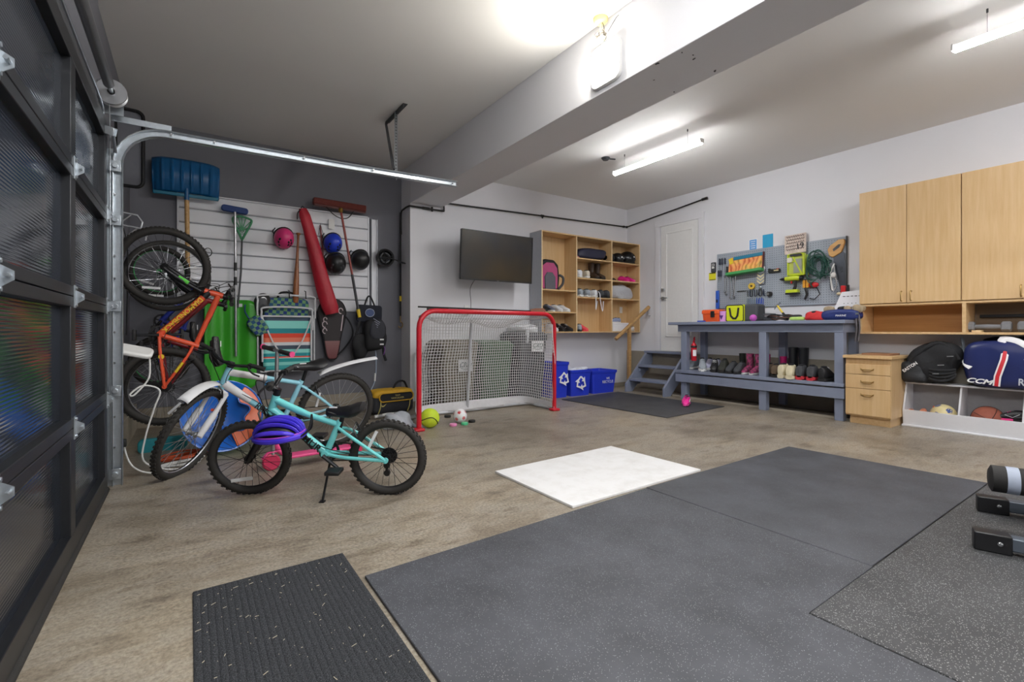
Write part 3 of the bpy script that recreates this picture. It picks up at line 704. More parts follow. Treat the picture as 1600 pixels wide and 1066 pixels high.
m = MB().blob((3.95, 5.5, 1.02), (.21, .2, .07), .8, .05, 9, seed=2)
m.blob((3.86, 5.28, .93), (.03, .03, .1), .9, .02, 14, 14, 10, seed=4)
tag(m.build('plastic_bag', pm('clear_white_plastic', (220, 222, 226), .25, var=.08)), 'crumpled white plastic bag spilling over the dark grey cart', 'bag')
blue_box = pm('recycling_blue_plastic', (40, 62, 205), .4, nscale=12, var=.05)
def tub(x, y, w_, d_, h_, label, rz=0, name='recycling_box'):
    t = T(name, label, 'recycling box', (x, y, 0), rz, group='blue recycling boxes')
    ro = lambda s_, z, r_=.03: [(a, b, z) for a, b in rr2(w_*s_, d_*s_, r_)]
    MB().loft([ro(.86, 0), ro(.98, h_ - .05), ro(1.0, h_ - .05), ro(1.04, h_ - .03), ro(1.04, h_), ro(.99, h_), ro(.96, h_ - .02), ro(.84, .01)]).build('tub', blue_box, t)
    return t
t = tub(4.56, 5.55, .32, .36, .53, 'tall blue recycling box half hidden behind the goal post')
def recycle(t, M, s_):
    o = None
    for q in range(3):
        Mq = M @ TR(rz=120*q)
        m = MB().prism([(-.06*s_, .05*s_), (.0*s_, .105*s_), (.05*s_, .06*s_), (.075*s_, .085*s_), (.075*s_, .015*s_), (.01*s_, .02*s_), (.03*s_, .042*s_), (.0, .072*s_), (-.035*s_, .035*s_)], .001, Mq)
        m.build('recycling_arrow', print_white, t)
recycle(t, frame((.06, -.178, .28), (1, 0, 0), (0, .06, 1), (0, -1, .06)), 1.)
t = tub(4.97, 5.55, .43, .36, .40, 'blue recycling box with a white three-arrow symbol')
recycle(t, frame((-.01, -.179, .2), (1, 0, 0), (0, .06, 1), (0, -1, .06)), 1.1)
m = MB().blob((.02, 0, .38), (.2, .14, .05), .8, .06, 11, seed=3); m.build('paper_waste', pm('mixed_paper', (215, 220, 232), .7, nscale=20, var=.25), t)
t = tub(5.50, 5.60, .55, .40, .36, 'blue recycling box lettered in white, nearest the steps')
text('WE', .05, print_white, t, frame((.07, -.1985, .23), (1, 0, 0), (0, .06, 1), (0, -1, .06)))
text('RECYCLE', .06, print_white, t, frame((.07, -.1955, .175), (1, 0, 0), (0, .06, 1), (0, -1, .06)))

# ------------------------------------------------------------------ bicycles
tire_m = pm('tyre_rubber', (44, 42, 40), .75, nscale=40, var=.15, bump=.2, bscale=260)
_wheels = {}
def wheel_meshes(R, tw, rim_m, knob, nsp, key, spoke_m):
    if key in _wheels: return _wheels[key]
    m = MB(); Rm = R - tw; n = 48; rings = []
    for i in range(n):
        a = 2*PI*i/n; c, s = math.cos(a), math.sin(a)
        rings.append([(c*(Rm + tw*math.cos(b)*(1.0)), tw*.95*math.sin(b), s*(Rm + tw*math.cos(b))) for b in [2*PI*j/10 for j in range(10)]])
    m.loft(rings + [rings[0]], cap=False)
    if knob:
        for i in range(knob):
            a = 2*PI*i/knob
            for q, off in ((-.45, 0), (.45, .5), (0, .25)):
                aa = a + off*2*PI/knob; rr_ = R - tw + tw*math.cos(q)
                m.box((rr_*math.cos(aa), tw*math.sin(q)*1.2, rr_*math.sin(aa)), (tw*.3, tw*.42, 2*PI*R/knob*.42), (0, -aa, 0))
    tire = m.mesh('tire', tire_m)
    m = MB(); ri = Rm - tw*.55; rings = []
    for i in range(n):
        a = 2*PI*i/n; c, s = math.cos(a), math.sin(a)
        rings.append([(c*r_, y_, s*r_) for r_, y_ in ((ri + .012, -.011), (ri + .012, .011), (ri - .006, .011), (ri - .014, 0), (ri - .006, -.011))])
    m.loft(rings + [rings[0]], cap=False)
    m.cyl((0, -.035, 0), (0, .035, 0), .014, n=12)
    for y_ in (-.027, .027): m.cyl((0, y_ - .002, 0), (0, y_ + .002, 0), .026, n=16)
    rim = m.mesh('rim', rim_m)
    m = MB()
    for i in range(nsp):
        a = 2*PI*i/nsp; sd = 1 if i % 2 else -1; tw_ = .55 * (1 if (i//2) % 2 else -1)
        m.cyl((.024*math.cos(a + tw_*1.6), sd*.026, .024*math.sin(a + tw_*1.6)), ((ri - .008)*math.cos(a), 0, (ri - .008)*math.sin(a)), .0016, n=4)
    spokes = m.mesh('spokes', spoke_m)
    _wheels[key] = (tire, rim, spokes, ri); return _wheels[key]
def add_wheel(root, M, W, refl=None, name='wheel'):
    tire, rim, spokes, ri = W
    o = bpy.data.objects.new(name, rim); C.objects.link(o); o.parent = root; o.matrix_basis = M
    for nm, me in (('tire', tire), ('spokes', spokes)):
        c = bpy.data.objects.new(nm, me); C.objects.link(c); c.parent = o
        if nm == 'spokes': c['kind'] = 'stuff'
    for ang, col in (refl or []):
        MB().box((0, .0, 0), (.12 if col is not orange_pl else .09, .012, .018)).build('reflector', col, o, TR(math.cos(ang)*ri*.72, .012, math.sin(ang)*ri*.72, ry=-math.degrees(ang) + 90 + 25))
    return o
def saddle_mesh(L, wid):
    rings = []
    for x, hw, z, th in ((-.5, .30, .02, .03), (-.46, .45, .035, .05), (-.32, .5, .03, .07), (-.15, .40, .015, .07), (.05, .2, .005, .06), (.3, .13, .0, .05), (.46, .11, -.005, .045), (.5, .06, -.01, .03)):
        rings.append([(x*L, hw*wid*math.cos(a), (z - th/2)*1.0 + th*.55*math.sin(a) - (.01*abs(math.cos(a)))) for a in [2*PI*j/12 for j in range(12)]])
    return MB().loft(rings)
def bike(label, p, M):
    """p: dict of measures in metres; local x forward, y left, z up, origin on the ground midway between the wheels"""
    root = T('bicycle', label, 'bicycle', M=M, group='bicycles')
    R, wb = p['R'], p['wb']; fx, rx = wb/2, -wb/2
    hb, ht, bb, sc = [Vector((a, 0, b)) for a, b in (p['hb'], p['ht'], p['bb'], p['sc'])]
    fm = p['frame']; ts = p.get('ts', .017); ra = Vector((rx, 0, R)); fa = Vector((fx, 0, R))
    ax = (ht - hb).normalized()
    ST = Matrix.Translation(hb) @ Matrix.Rotation(math.radians(p.get('steer', 0)), 4, ax) @ Matrix.Translation(-hb)
    # frame
    m = MB(); hd = (ht - hb)
    m.tube([hb - ax*.008, ht + ax*.008], ts*1.25, 12)
    tt0 = ht - hd*.2; dt0 = hb + hd*.22
    mid = (tt0 + sc)/2 + Vector((0, 0, p.get('dip', 0)))
    m.tube(smoothpath([tt0, mid, sc], 5), [ts*1.15]*5 + [ts*.95]*6, 12)
    dmid = (dt0 + bb)/2 + Vector((0, 0, p.get('dtbow', 0)))
    m.tube(smoothpath([dt0, dmid, bb], 5), ts*1.3, 12)
    m.tube([bb, sc + (sc - bb).normalized()*.025], ts*1.05, 12)
    m.cyl(bb + Vector((0, -.036, 0)), bb + Vector((0, .036, 0)), .021, n=14)
    for s in (-1, 1):
        e = ra + Vector((0, s*.06, 0))
        m.tube(smoothpath([bb + Vector((-.01, s*.022, 0)), bb.lerp(ra, .35) + Vector((0, s*.045, -.005)), e], 4), ts*.6, 8)
        m.tube(smoothpath([sc + Vector((-.005, s*.012, -.02)), sc.lerp(ra, .3) + Vector((0, s*.05, 0)), e], 4), ts*.55, 8)
        m.cyl(e + Vector((0, -.005, 0)), e + Vector((0, .005, 0)), .018, n=10)
    m.build('frame', fm, root)
    # wheels
    W = wheel_meshes(R, p.get('tw', .024), p['rim'], p.get('knob', 0), p.get('nsp', 28), p['key'], p['spoke'])
    Wr = wheel_meshes(R, p.get('tw', .024), p.get('rim_r', p['rim']), p.get('knob', 0), p.get('nsp', 28), p['key'] + 'r', p['spoke'])
    add_wheel(root, TR(rx, 0, R), Wr, p.get('refl_r'), 'rear_wheel')
    add_wheel(root, ST @ TR(fx, 0, R), W, p.get('refl_f'), 'front_wheel')
    # fork
    m = MB(); cr = hb - ax*.03; sp_ = .055
    m.tube([cr - ax*.0, hb - ax*.0], ts*1.1, 10)
    m.tube([cr + Vector((0, -sp_, -.01)), cr + Vector((0, 0, .005)), cr + Vector((0, sp_, -.01))], ts*1.05, 10)
    for s in (-1, 1):
        q0 = cr + Vector((0, s*sp_, 0)); q1 = fa + Vector((0, s*sp_, .0)); kn = q0.lerp(q1, .55) - Vector((.012, 0, 0))
        m.tube(smoothpath([q0, kn, q1], 4), [ts*.85]*4 + [ts*1.15, ts*1.1, ts, ts*.8, ts*.7], 10)
        m.cyl(fa + Vector((0, s*.04, 0)), fa + Vector((0, s*.075, 0)), .009, n=8)
    fk = m.build('fork', p['fork'], root, ST)
    if p.get('fork_low'):
        for s in (-1, 1):
            q0 = cr + Vector((0, s*sp_, 0)); q1 = fa + Vector((0, s*sp_, 0)); kn = q0.lerp(q1, .5) - Vector((.01, 0, 0))
            MB().tube([kn, q0.lerp(q1, .78) - Vector((.003, 0, 0)), q1], [ts*1.3, ts*1.25, ts*1.1], 10).build('fork_lower', p['fork_low'], fk)
    # cockpit
    st0 = ht + ax*.03; bw = p.get('bar', .29); rise = p.get('rise', .05); sl = p.get('stem', .05)
    st1 = st0 + ax*.02 + Vector((sl, 0, .01))
    MB().tube([ht, st0 + ax*.02], ts*1.15, 10).tube([st0, st1], ts*.95, 10).build('stem', p.get('bar_m', black_metal), root, ST)
    bp_ = [st1 + Vector((-.05, -bw, rise)), st1 + Vector((-.03, -bw*.7, rise)), st1 + Vector((0, -bw*.22, 0)), st1, st1 + Vector((0, bw*.22, 0)), st1 + Vector((-.03, bw*.7, rise)), st1 + Vector((-.05, bw, rise))]
    hbar = MB().tube(smoothpath(bp_, 3), .0115, 10).build('handlebar', p.get('bar_m', black_metal), root, ST)
    for s in (-1, 1):
        e = st1 + Vector((-.05, s*bw, rise)); i_ = st1 + Vector((-.036, s*bw*.66, rise))
        MB().tube([e, e.lerp(i_, .1), i_], [.0185, .0165, .016], 10).build('grip', p.get('grip', black_rub), hbar)
        lv = e.lerp(i_, 1.15)
        MB().tube(smoothpath([lv, lv + Vector((.03, s*.005, -.015)), lv + Vector((.045, s*.05, -.03)), lv + Vector((.04, s*.1, -.035))], 3), .007, 6).box(tuple(lv + Vector((.005, 0, -.005))), (.03, .03, .03)).build('brake_lever', black_pl, hbar)
        MB().tube(smoothpath([lv + Vector((.02, 0, 0)), lv + Vector((.1, -s*.06, .0)), ht + Vector((.06, s*.03, -.06)), ht + Vector((0, s*.025, -.16))], 5), .003, 5).build('brake_cable', black_pl, hbar)
    # saddle, post
    sd = Vector((p['sad'][0], 0, p['sad'][1]))
    MB().tube([sc - Vector((0, 0, .05)), sd - Vector((-.005, 0, .04))], .0135, 10).build('seat_post', p.get('post', black_metal), root)
    so = saddle_mesh(p.get('sl', .25), p.get('sw', .16)).build('saddle', p.get('saddle_m', black_pl), root, TR(sd.x - .01, 0, sd.z))
    m = MB()
    for s in (-1, 1): m.tube([(-.1, s*.03, -.015), (-.03, s*.022, -.035), (.05, s*.02, -.035), (.1, s*.015, -.02)], .0035, 6)
    m.build('saddle_rails', chrome, so, kind='stuff')
    MB().rrect(.05, .008, .002, .002, frame((.06, .035, .01), (1, 0, 0), (0, 0, 1), (0, -1, 0))).build('saddle_badge', print_white, so, TR(0, 0, 0))
    # drive train
    cr_ = p.get('ring', .08)
    ck = MB().lathe([(cr_ - .016, -.003), (cr_, -.003), (cr_, .003), (cr_ - .016, .003), (cr_ - .016, -.003)], frame(bb + Vector((0, -.045, 0)), (1, 0, 0), (0, 0, 1), (0, -1, 0)), 32)
    for q in range(5):
        a = 2*PI*q/5; ck.cyl(bb + Vector((0, -.045, 0)), bb + Vector(((cr_-.01)*math.cos(a), -.045, (cr_-.01)*math.sin(a))), .006, n=6)
    ck = ck.build('chainring', black_metal, root)
    ca = math.radians(p.get('crank', 20)); cl = p.get('cl', .14)
    for s in (-1, 1):
        e = bb + Vector((s*-cl*math.cos(ca), s*.075, s*-cl*math.sin(ca)))
        cm = MB().tube([bb + Vector((0, s*.055, 0)), e], [.013, .01], 8).build('crank_arm', p.get('crank_m', black_metal), root)
        MB().box(tuple(e + Vector((0, s*.055, 0))), (.085, .09, .022)).build('pedal', black_pl, cm, bevel=.005)
    m = MB(); y_ = -.045
    cas = [ra + Vector((.03*math.cos(a), y_, .03*math.sin(a))) for a in [PI/2 + q*PI/6 for q in range(7)]]
    rng = [bb + Vector((cr_*math.cos(a), y_, cr_*math.sin(a))) for a in [-PI/2 + q*PI/6 for q in range(7)]]
    m.tube(cas + rng, .005, 4, closed=True); m.build('chain', pm('oily_chain', (60, 58, 56), .4, .7), root)
    m = MB()
    for q in range(5): m.cyl(ra + Vector((0, -.03 - q*.005, 0)), ra + Vector((0, -.0335 - q*.005, 0)), .05 - q*.006, n=24)
    m.build('cassette', black_metal, root)
    m = MB().tube([ra + Vector((.0, -.055, -.02)), ra + Vector((.025, -.055, -.07)), ra + Vector((.02, -.055, -.12))], .011, 8)
    for q in (-.07, -.12): m.cyl(ra + Vector((.022, -.065, q)), ra + Vector((.022, -.045, q)), .02, n=14)
    m.build('derailleur', black_pl, root)
    for c_, (sx_, sz_) in ((ra, (.06, R - .045)),):
        for s in (-1, 1): MB().tube([sc.lerp(ra, .42) + Vector((0, s*.045, .02)), sc.lerp(ra, .42) + Vector((.02, s*.04, .07)), sc.lerp(ra, .42) + Vector((.015, 0, .1))], .006, 6).build('rear_brake', black_pl, root)
    for s in (-1, 1): MB().tube([cr + Vector((.03, s*.05, -.03)), cr + Vector((.045, s*.045, .04)), cr + Vector((.04, 0, .07))], .006, 6).build('front_brake', black_pl, root, ST)
    MB().tube(smoothpath([dt0 + Vector((.02, .02, .0)), dmid + Vector((0, .026, .03)), bb + Vector((.04, .03, .06)), bb + Vector((-.15, .04, .01)), ra + Vector((.1, .05, .03))], 5), .0028, 5).build('gear_cable', black_pl, root)
    if p.get('kick'):
        MB().tube([bb + Vector((-.04, .03, -.01)), bb + Vector(p['kick'])], .007, 8).box(tuple(bb + Vector(p['kick']) + Vector((0, .005, 0))), (.03, .03, .012)).build('kickstand', black_metal, root)
    if p.get('word'):
        s_, size, mt, f0, f1, n_ = p['word']; a, b = dt0.lerp(bb, f0), dt0.lerp(bb, f1); c_ = (a + b)/2 + Vector((0, ts*1.3 + .001, p.get('dtbow', 0)*.9))
        Mx = frame(c_, (b - a).normalized(), Vector((0, 1, 0)).cross((b - a).normalized()), (0, 1, 0))
        text(s_, size, mt, root, Mx, ext=.001, squash=n_, bold=.0008)
    for f in p.get('extra', []): f(root, ST, locals())
    return root
teal = pm('teal_enamel', (120, 214, 214), .25, var=.03)
white_en = pm('white_enamel', (228, 229, 232), .25, var=.02)
spk_b = pm('black_spoke', (50, 50, 52), .4, .5); spk_s = pm('steel_spoke', (190, 192, 196), .3, .9)
rim_blk = pm('black_rim', (34, 34, 36), .4, .4); rim_alu = pm('alloy_rim', (176, 178, 182), .3, .8)
refl_w = pm('clear_reflector', (226, 228, 230), .2)
def bell(root, ST, L):
    e = L['st1'] + Vector((-.01, .10, .045))
    MB().ell(tuple(e), (.024, .024, .02), 14, 8).build('bell', pm('sky_blue_bell', (70, 160, 220), .3), root, ST)
def leanM(x, y, yaw, lean, pitch=0): return TR(x, y, 0, rz=yaw) @ TR(rx=lean)
teal_p = dict(R=.235, tw=.024, wb=.845, hb=(.285, .515), ht=(.25, .615), bb=(-.045, .262), sc=(-.125, .44), dip=-.012, dtbow=-.0, frame=teal, ts=.0185,
              rim=rim_blk, spoke=spk_b, key='teal', fork=black_metal, steer=12, bar=.235, rise=.06, stem=.03, sad=(-.16, .545), sl=.235, sw=.15, ring=.065, cl=.115, crank=35,
              knob=44, kick=(-.02, .13, -.25), word=('LEMUR', .062, print_black, .42, .95, 1.0), refl_r=[(.9, refl_w)], refl_f=[(-1.2, refl_w)], extra=[bell])
bike('small teal mountain bike on its kickstand with purple helmet at the bars', teal_p, leanM(.672, 3.08, 145.4, -5))
def fenders(root, ST, L):
    fx, R = L['fx'], L['R']; rx = L['rx']
    def fend(cx, a0, a1, rad, wid, parent, M, tail=None):
        rings = []
        for q in range(13):
            a = math.radians(a0 + (a1 - a0)*q/12)
            rings.append([(cx + rad*math.cos(a) + (tail[0]*(q/12)**2 if tail else 0), wid*math.sin(b), R + rad*math.sin(a) - .022*(1 - math.cos(b)) + (tail[1]*(q/12)**2 if tail else 0)) for b in [-1.1 + .22*j for j in range(11)]])
        vs = [p_ for r_ in rings for p_ in r_]; n = 11
        MB().add(vs, [(i*n+j, i*n+j+1, (i+1)*n+j+1, (i+1)*n+j) for i in range(12) for j in range(10)]).build('mudguard', white_en, parent, M, solid=.004)
    fend(fx, 112, 64, R + .055, .042, root, ST)
    fend(rx, 62, 118, R + .06, .04, root, None, (-.13, .12))
    # white part at the front of the down tube
    a, b = L['dt0'], L['dt0'].lerp(L['bb'], .42)
    MB().tube([a, a.lerp(b, .5), b], [.032, .030, .0255], 12).build('down_tube_panel', white_en, root)
    a, b = L['tt0'], L['tt0'].lerp(L['sc'], .5)
    MB().tube([a, b], [.026, .0235], 12).build('top_tube_panel', white_en, root)
ral_p = dict(R=.33, tw=.026, wb=1.09, hb=(.33, .615), ht=(.285, .755), bb=(-.11, .285), sc=(-.225, .60), dip=-.0, frame=pm('pale_blue_enamel', (150, 214, 232), .25, var=.03), ts=.0185,
             rim=rim_alu, spoke=spk_s, key='ral', fork=white_en, fork_low=white_en, steer=46, bar=.245, rise=.03, stem=.05, sad=(-.27, .765), sl=.26, sw=.17, ring=.085, cl=.16, crank=-30, post=black_metal,
             knob=62, kick=(-.25, .12, -.27), word=('RALEIGH', .075, print_black, .5, .98, .85), refl_f=[(2.6, orange_pl)], refl_r=[(.6, refl_w)], extra=[fenders])
bike('white and pale blue bike with white mudguards, front wheel turned outward', ral_p, leanM(.50, 4.21, 188.4, -13))
def hangM(y, zf, x=-.485, tilt=0): return frame((x, y, zf), (0, 0, 1), (0, -1, 0), (1, 0, 0)) @ TR(rx=tilt)
orange_en = pm('orange_enamel', (226, 86, 52), .3, var=.04)
def dback(root, ST, L):
    a, b = L['tt0'], L['dt0'].lerp(L['bb'], .12)
    MB().tube([L['dt0'], L['dt0'].lerp(L['bb'], .12)], .0275, 12).build('dark_tube_panel', black_metal, root)
    MB().ell(tuple(L['ht'] + L['ax']*.055 + Vector((0.02, 0, .0))), (.018, .018, .018), 12, 8).build('stem_cap', pm('bright_green_plastic', (60, 210, 70), .4), root, ST)
    p_ = L['bb'].lerp(L['ra'], .42) + Vector((0, .055, 0))
    MB().prism(disc2(.02, 16), .003, frame(p_, (1, 0, 0), (0, 0, 1), (0, -1, 0))).build('decal_disc', yellow_pl, root)
    q0, q1 = L['sc'].lerp(L['ra'], .42) + Vector((0, .055, 0)), L['sc'].lerp(L['ra'], .66) + Vector((0, .06, 0))
    MB().tube([q0, q1], .0115, 8).build('decal_band', yellow_pl, root)
    f0 = L['cr'] + Vector((0, .055, 0)); f1 = L['fa'] + Vector((0, .055, 0))
    MB().tube([f0.lerp(f1, .35), f0.lerp(f1, .62)], .0185, 8).build('fork_decal', pm('fork_green', (90, 200, 70), .4), root, ST)
or_p = dict(R=.32, tw=.029, wb=.98, hb=(.30, .60), ht=(.265, .72), bb=(-.07, .285), sc=(-.16, .53), dip=0, frame=orange_en, ts=.020,
            rim=rim_blk, spoke=spk_b, key='orange', fork=black_metal, steer=16, bar=.31, rise=.02, stem=.06, sad=(-.20, .70), ring=.075, cl=.15, crank=90, post=black_metal,
            knob=70, word=('DIAMONDBACK', .056, yellow_pl, .16, .92, .92), refl_r=[(2.8, refl_w)], refl_f=[(3.6, refl_w)], extra=[dback])
bike('orange mountain bike hanging upright on the wall by its front wheel', or_p, hangM(4.80, 1.045))
red_p = dict(or_p, frame=pm('dark_red_enamel', (132, 26, 36), .3), rim=rim_alu, spoke=spk_s, key='red', steer=-8, word=None, extra=[], crank=70, knob=0, tw=.022, R=.33, wb=1.02)
bike('dark red bike with alloy rims hanging just behind the orange bike', red_p, hangM(5.30, 1.0))
grn_rim = pm('green_rim', (52, 160, 84), .35)
kid_p = dict(teal_p, frame=pm('royal_blue_enamel', (44, 62, 170), .3), rim=grn_rim, spoke=spk_s, key='kid', steer=14, word=None, kick=None, extra=[], knob=0, R=.25, wb=.88, refl_f=[(2.3, refl_w), (3.9, refl_w)])
bike('small blue bike with green rims hanging at the back of the bike row', kid_p, hangM(5.78, 1.15))
for y, z in ((4.80, 1.89), (5.30, 1.87)):
    t = T('bike_hook', 'steel bike hook arm on the wall above the %s bike wheel' % ('orange' if y < 5 else 'dark red'), 'hook', (-.5, y, z), group='bike hooks')
    MB().box((.004, 0, .0), (.008, .05, .2)).build('wall_plate', steel, t)
    MB().tube([(0, 0, .06), (.16, 0, .04), (.19, 0, -.01), (.18, 0, -.06)], .008, 8).build('hook_arm', alu, t)
    MB().tube([(.0, .0, -.09), (.12, 0, .04)], .006, 6).build('brace', alu, t)
    MB().tube(smoothpath([(.03, -.01, .03), (.06, -.02, -.2), (.05, -.02, -.9)]), .005, 5).build('strap', black_fab, t)

# purple helmet on the teal handlebar
t = T('bike_helmet', 'purple and blue bike helmet with vents hanging from the teal bike bars', 'helmet', M=TR(.43, 3.0, .42, rz=145) @ TR(rx=-8, ry=4), group='helmets')
purp = NT('purple_helmet_gloss', .25); purp.col(purp.ramp(purp.noise(purp.coords((1, 1, 1)), 5, 2), ((.35, '3c30c8'), (.65, '5a40d8'))))
MB().ell((0, 0, 0), (.125, .09, .085), 24, 12, v0=-.25).build('inner_liner', black_pl, t)
for i in range(7):
    y0 = (i - 3) / 3.0; pts = []
    for q in range(13):
        a = -.15 + (PI + .3)*q/12
        s_ = math.sqrt(max(.05, 1 - (y0*.92)**2)); pinch = .55 + .45*math.sin(max(0, min(PI, a)))
        pts.append((.135*math.cos(a)*(.72 + .28*s_), .097*y0*pinch, .092*math.sin(a)*s_))
    MB().tube(pts, [.006 + .0045*math.sin(PI*q/12) for q in range(13)], 8, flat=1.3).build('shell_rib', purp.m, t)
MB().tube([(.138*math.cos(a), .1*math.sin(a), -.012) for a in [2*PI*q/28 for q in range(28)]], .017, 8, closed=True).build('rim_band', purp.m, t)
MB().tube([(.141*math.cos(a), .104*math.sin(a), .006) for a in [2*PI*q/28 for q in range(28)]], .005, 6, closed=True).build('pink_pinstripe', pm('pink_purple', (170, 70, 200), .3), t)
for s in (-1, 1): MB().tube(smoothpath([(-.05, s*.08, -.02), (-.12, s*.05, -.02), (-.18, s*.02, .02), (-.2, 0, .1)]), .006, 6).build('chin_strap', black_fab, t)

# pink kick scooter between the bikes
t = T('kick_scooter', 'pink and silver kick scooter standing between the two parked bikes', 'scooter', M=TR(.50, 3.80, 0, rz=4))
pk = pm('pink_enamel', (232, 80, 140), .3)
MB().tube([(.0, 0, .11), (.02, 0, .5), (.03, 0, .86)], [.016, .014, .013], 10).build('steering_column', alu, t)
bar_ = MB().tube([(.03 - .06, .12, .885), (.03, 0, .865), (.03 + .06, -.12, .835)], .011, 10).build('t_bar', alu, t)
for s, mt in ((-1, black_rub), (1, black_rub)):
    a, b = Vector((.03 - s*.012, s*.03, .865 + s*.005)), Vector((.03 - s*.065, s*.135, .865 + s*.025))
    gq = MB().tube([a, b], .0165, 10).build('grip', mt, bar_)
    MB().tube([b, b + (b - a)*.08], .022, 12).build('grip_end', pk, gq)
MB().rrect(.5, .12, .03, .02, TR(.33, 0, .085)).build('deck', pk, t, bevel=.006)
MB().tube([(.1, 0, .085), (.04, 0, .14), (.015, 0, .22)], .022, 10).build('neck', pk, t)
for x in (-.01, .60):
    wq = MB().lathe([(.0, -.012), (.035, -.012), (.05, -.015), (.06, -.008), (.06, .008), (.05, .015), (.035, .012), (0, .012)], frame((x, 0, .06), (1, 0, 0), (0, 0, 1), (0, -1, 0)), 24).build('wheel', pm('pink_wheel', (200, 50, 90), .35), t)
MB().tube([(-.07, 0, .09), (-.03, 0, .13), (.03, 0, .135)], .02, 8, flat=.4).build('front_fender', pk, t)

# blue and orange snow disc behind the bikes
bl = pm('glossy_blue_plastic', (24, 104, 205), .22)
t = T('snow_disc', 'large blue and orange round snow sled leaning behind the parked bikes', 'sled', M=frame((.23, 4.57, .30), (.9, 0, 0), (0, .27, .859), (0, -.859, .27)))
MB().lathe([(.0, -.02), (.16, -.015), (.24, .02), (.31, .06), (.325, .06), (.325, .05), (.25, .0), (.0, -.035)], None, 48).build('disc', bl, t)
out = [(.31*math.cos(a), .31*math.sin(a)) for a in [math.radians(-70 + 125*q/16) for q in range(17)]] + [((.20 + .025*math.sin(a*7))*math.cos(a), (.20 + .025*math.sin(a*7))*math.sin(a)) for a in [math.radians(55 - 125*q/24) for q in range(25)]]
MB().prism(out, .02, TR(0, 0, .052)).build('orange_grip_band', pm('glossy_orange_plastic', (236, 106, 48), .3), t, bevel=.006)
MB().tube([(.205 + .022*math.sin(a*7) if False else (.195 + .025*math.sin(a*7))*math.cos(a), (.195 + .025*math.sin(a*7))*math.sin(a), .064) for a in [math.radians(-70 + 125*q/24) for q in range(25)]], .006, 6).build('edge_bead', bl, t)

# things on the floor by the bikes
t = T('power_bar', 'white power bar hanging beside the door track with trailing white cord', 'power bar', (-.31, 4.14, .87))
MB().rrect(.21, .13, .04, .035, TR(0, 0, 0, rx=24, ry=14)).build('body', white_pl, t, bevel=.012)
MB().tube(smoothpath([(.08, 0, -.02), (.085, 0, -.1), (.075, 0, -.2), (.0, -.01, -.3), (-.02, -.01, -.29), (.05, 0, -.24), (.14, 0, -.28), (.11, 0, -.4), (.06, 0, -.6), (.05, 0, -.76), (.16, .02, -.84), (.25, .05, -.862)], 5), .006, 6).build('cord', white_pl, t)
MB().tube(smoothpath([(-.06, 0, -.62), (-.03, 0, -.75), (.02, 0, -.82), (.1, 0, -.855), (.14, .12, -.863), (.2, .22, -.863), (.24, .3, -.863)], 5), .006, 6).build('second_cord', white_pl, t)
MB().box((-.06, -.02, -.62), (.04, .04, .05)).build('door_sensor', black_pl, t, bevel=.005)
m = MB()
for q in range(4): m.tube([(.02 + (.13 + .012*q)*math.cos(a), (.09 + .01*q)*math.sin(a + q), .012 + .006*q + .004*math.sin(a*3)) for a in [2*PI*i/20 for i in range(20)]], .007, 6, closed=True)
o = m.build('extension_cord', pm('orange_cord', (224, 96, 52), .45), M=TR(-.05, 4.55, 0)); tag(o, 'coil of orange extension cord on the floor behind the turned wheel', 'cord')
m = MB()
for q in range(3): m.tube([((.12 + .015*q)*math.cos(a), (.07 + .01*q)*math.sin(a + q*.7), .05 + .006*q) for a in [2*PI*i/20 for i in range(20)]], .006, 6, closed=True)
o = m.build('white_cord_coil', white_pl, M=TR(-.05, 4.36, -.043)); tag(o, 'coil of white cord on the floor inside the turned wheel', 'cord')
tag(MB().rrect(.34, .12, .04, .06, TR(0, 0, .05, rx=90)).build('teal_plastic_tray', pm('teal_plastic', (40, 140, 150), .4), M=TR(-.18, 4.95, 0), bevel=.01), 'teal plastic tray on the floor by the concrete plinth', 'tray')
# black tray hung high behind the track
t = T('boot_tray', 'black rounded plastic tray hung high on the wall behind the door track', 'tray', M=WF(-.405, 2.515, 5.0))
MB().rrect(.18, .63, .05, .02, z0=-.02).build('tray_base', pm('slate_plastic', (92, 94, 102), .45), t, bevel=.005)
rim = [(x, y, .01) for x, y in rr2(.18, .63, .05)]
MB().tube(rim, .014, 8, closed=True).build('tray_rim', pm('gloss_black', (22, 22, 24), .25), t)

# ------------------------------------------------------------------ gear on the slat wall and grey wall
nv = pm('shovel_blue_plastic', (18, 88, 140), .35)
t = T('snow_shovel', 'dark blue plastic snow shovel hung blade up with a wooden handle', 'shovel', M=WF(-.02, 2.44, 6.06))
def blade(u, v):
    x = (u - .5)*.58; z = .0 + .345*v
    out = .10*math.sin(PI*(.1 + .75*v)) + .02*max(0, math.cos(u*2*PI*7))**3*(.3 + .7*math.sin(PI*v)) - .08*(abs(u - .5)*2)**6
    return (x*(1 + .02*v), z + .012*(1 - (2*u - 1)**2), out)
MB().grid(blade, 90, 14).build('blade', nv, t, solid=.005)
MB().bx(-.285, .285, -.03, .004, .02, .045).build('lip', pm('shovel_edge', (20, 110, 140), .35), t, bevel=.006)
MB().cyl((0, -.06, .03), (0, .08, .04), .024, n=12).build('socket', nv, t)
MB().tube([(0, -.03, .03), (.005, -.4, .01), (.01, -1.1, -.03)], .022, 12).build('handle', ash, t)
navy = pm('navy_brush', (28, 60, 120), .6, bump=.3)
t = T('scrub_brush', 'blue scrub brush on a telescopic aluminium pole, head up', 'brush', M=WF(.42, 2.34, 6.09))
MB().rrect(.26, .07, .03, .05, TR(0, .01, .02, rz=-4)).build('brush_head', navy, t, bevel=.01)
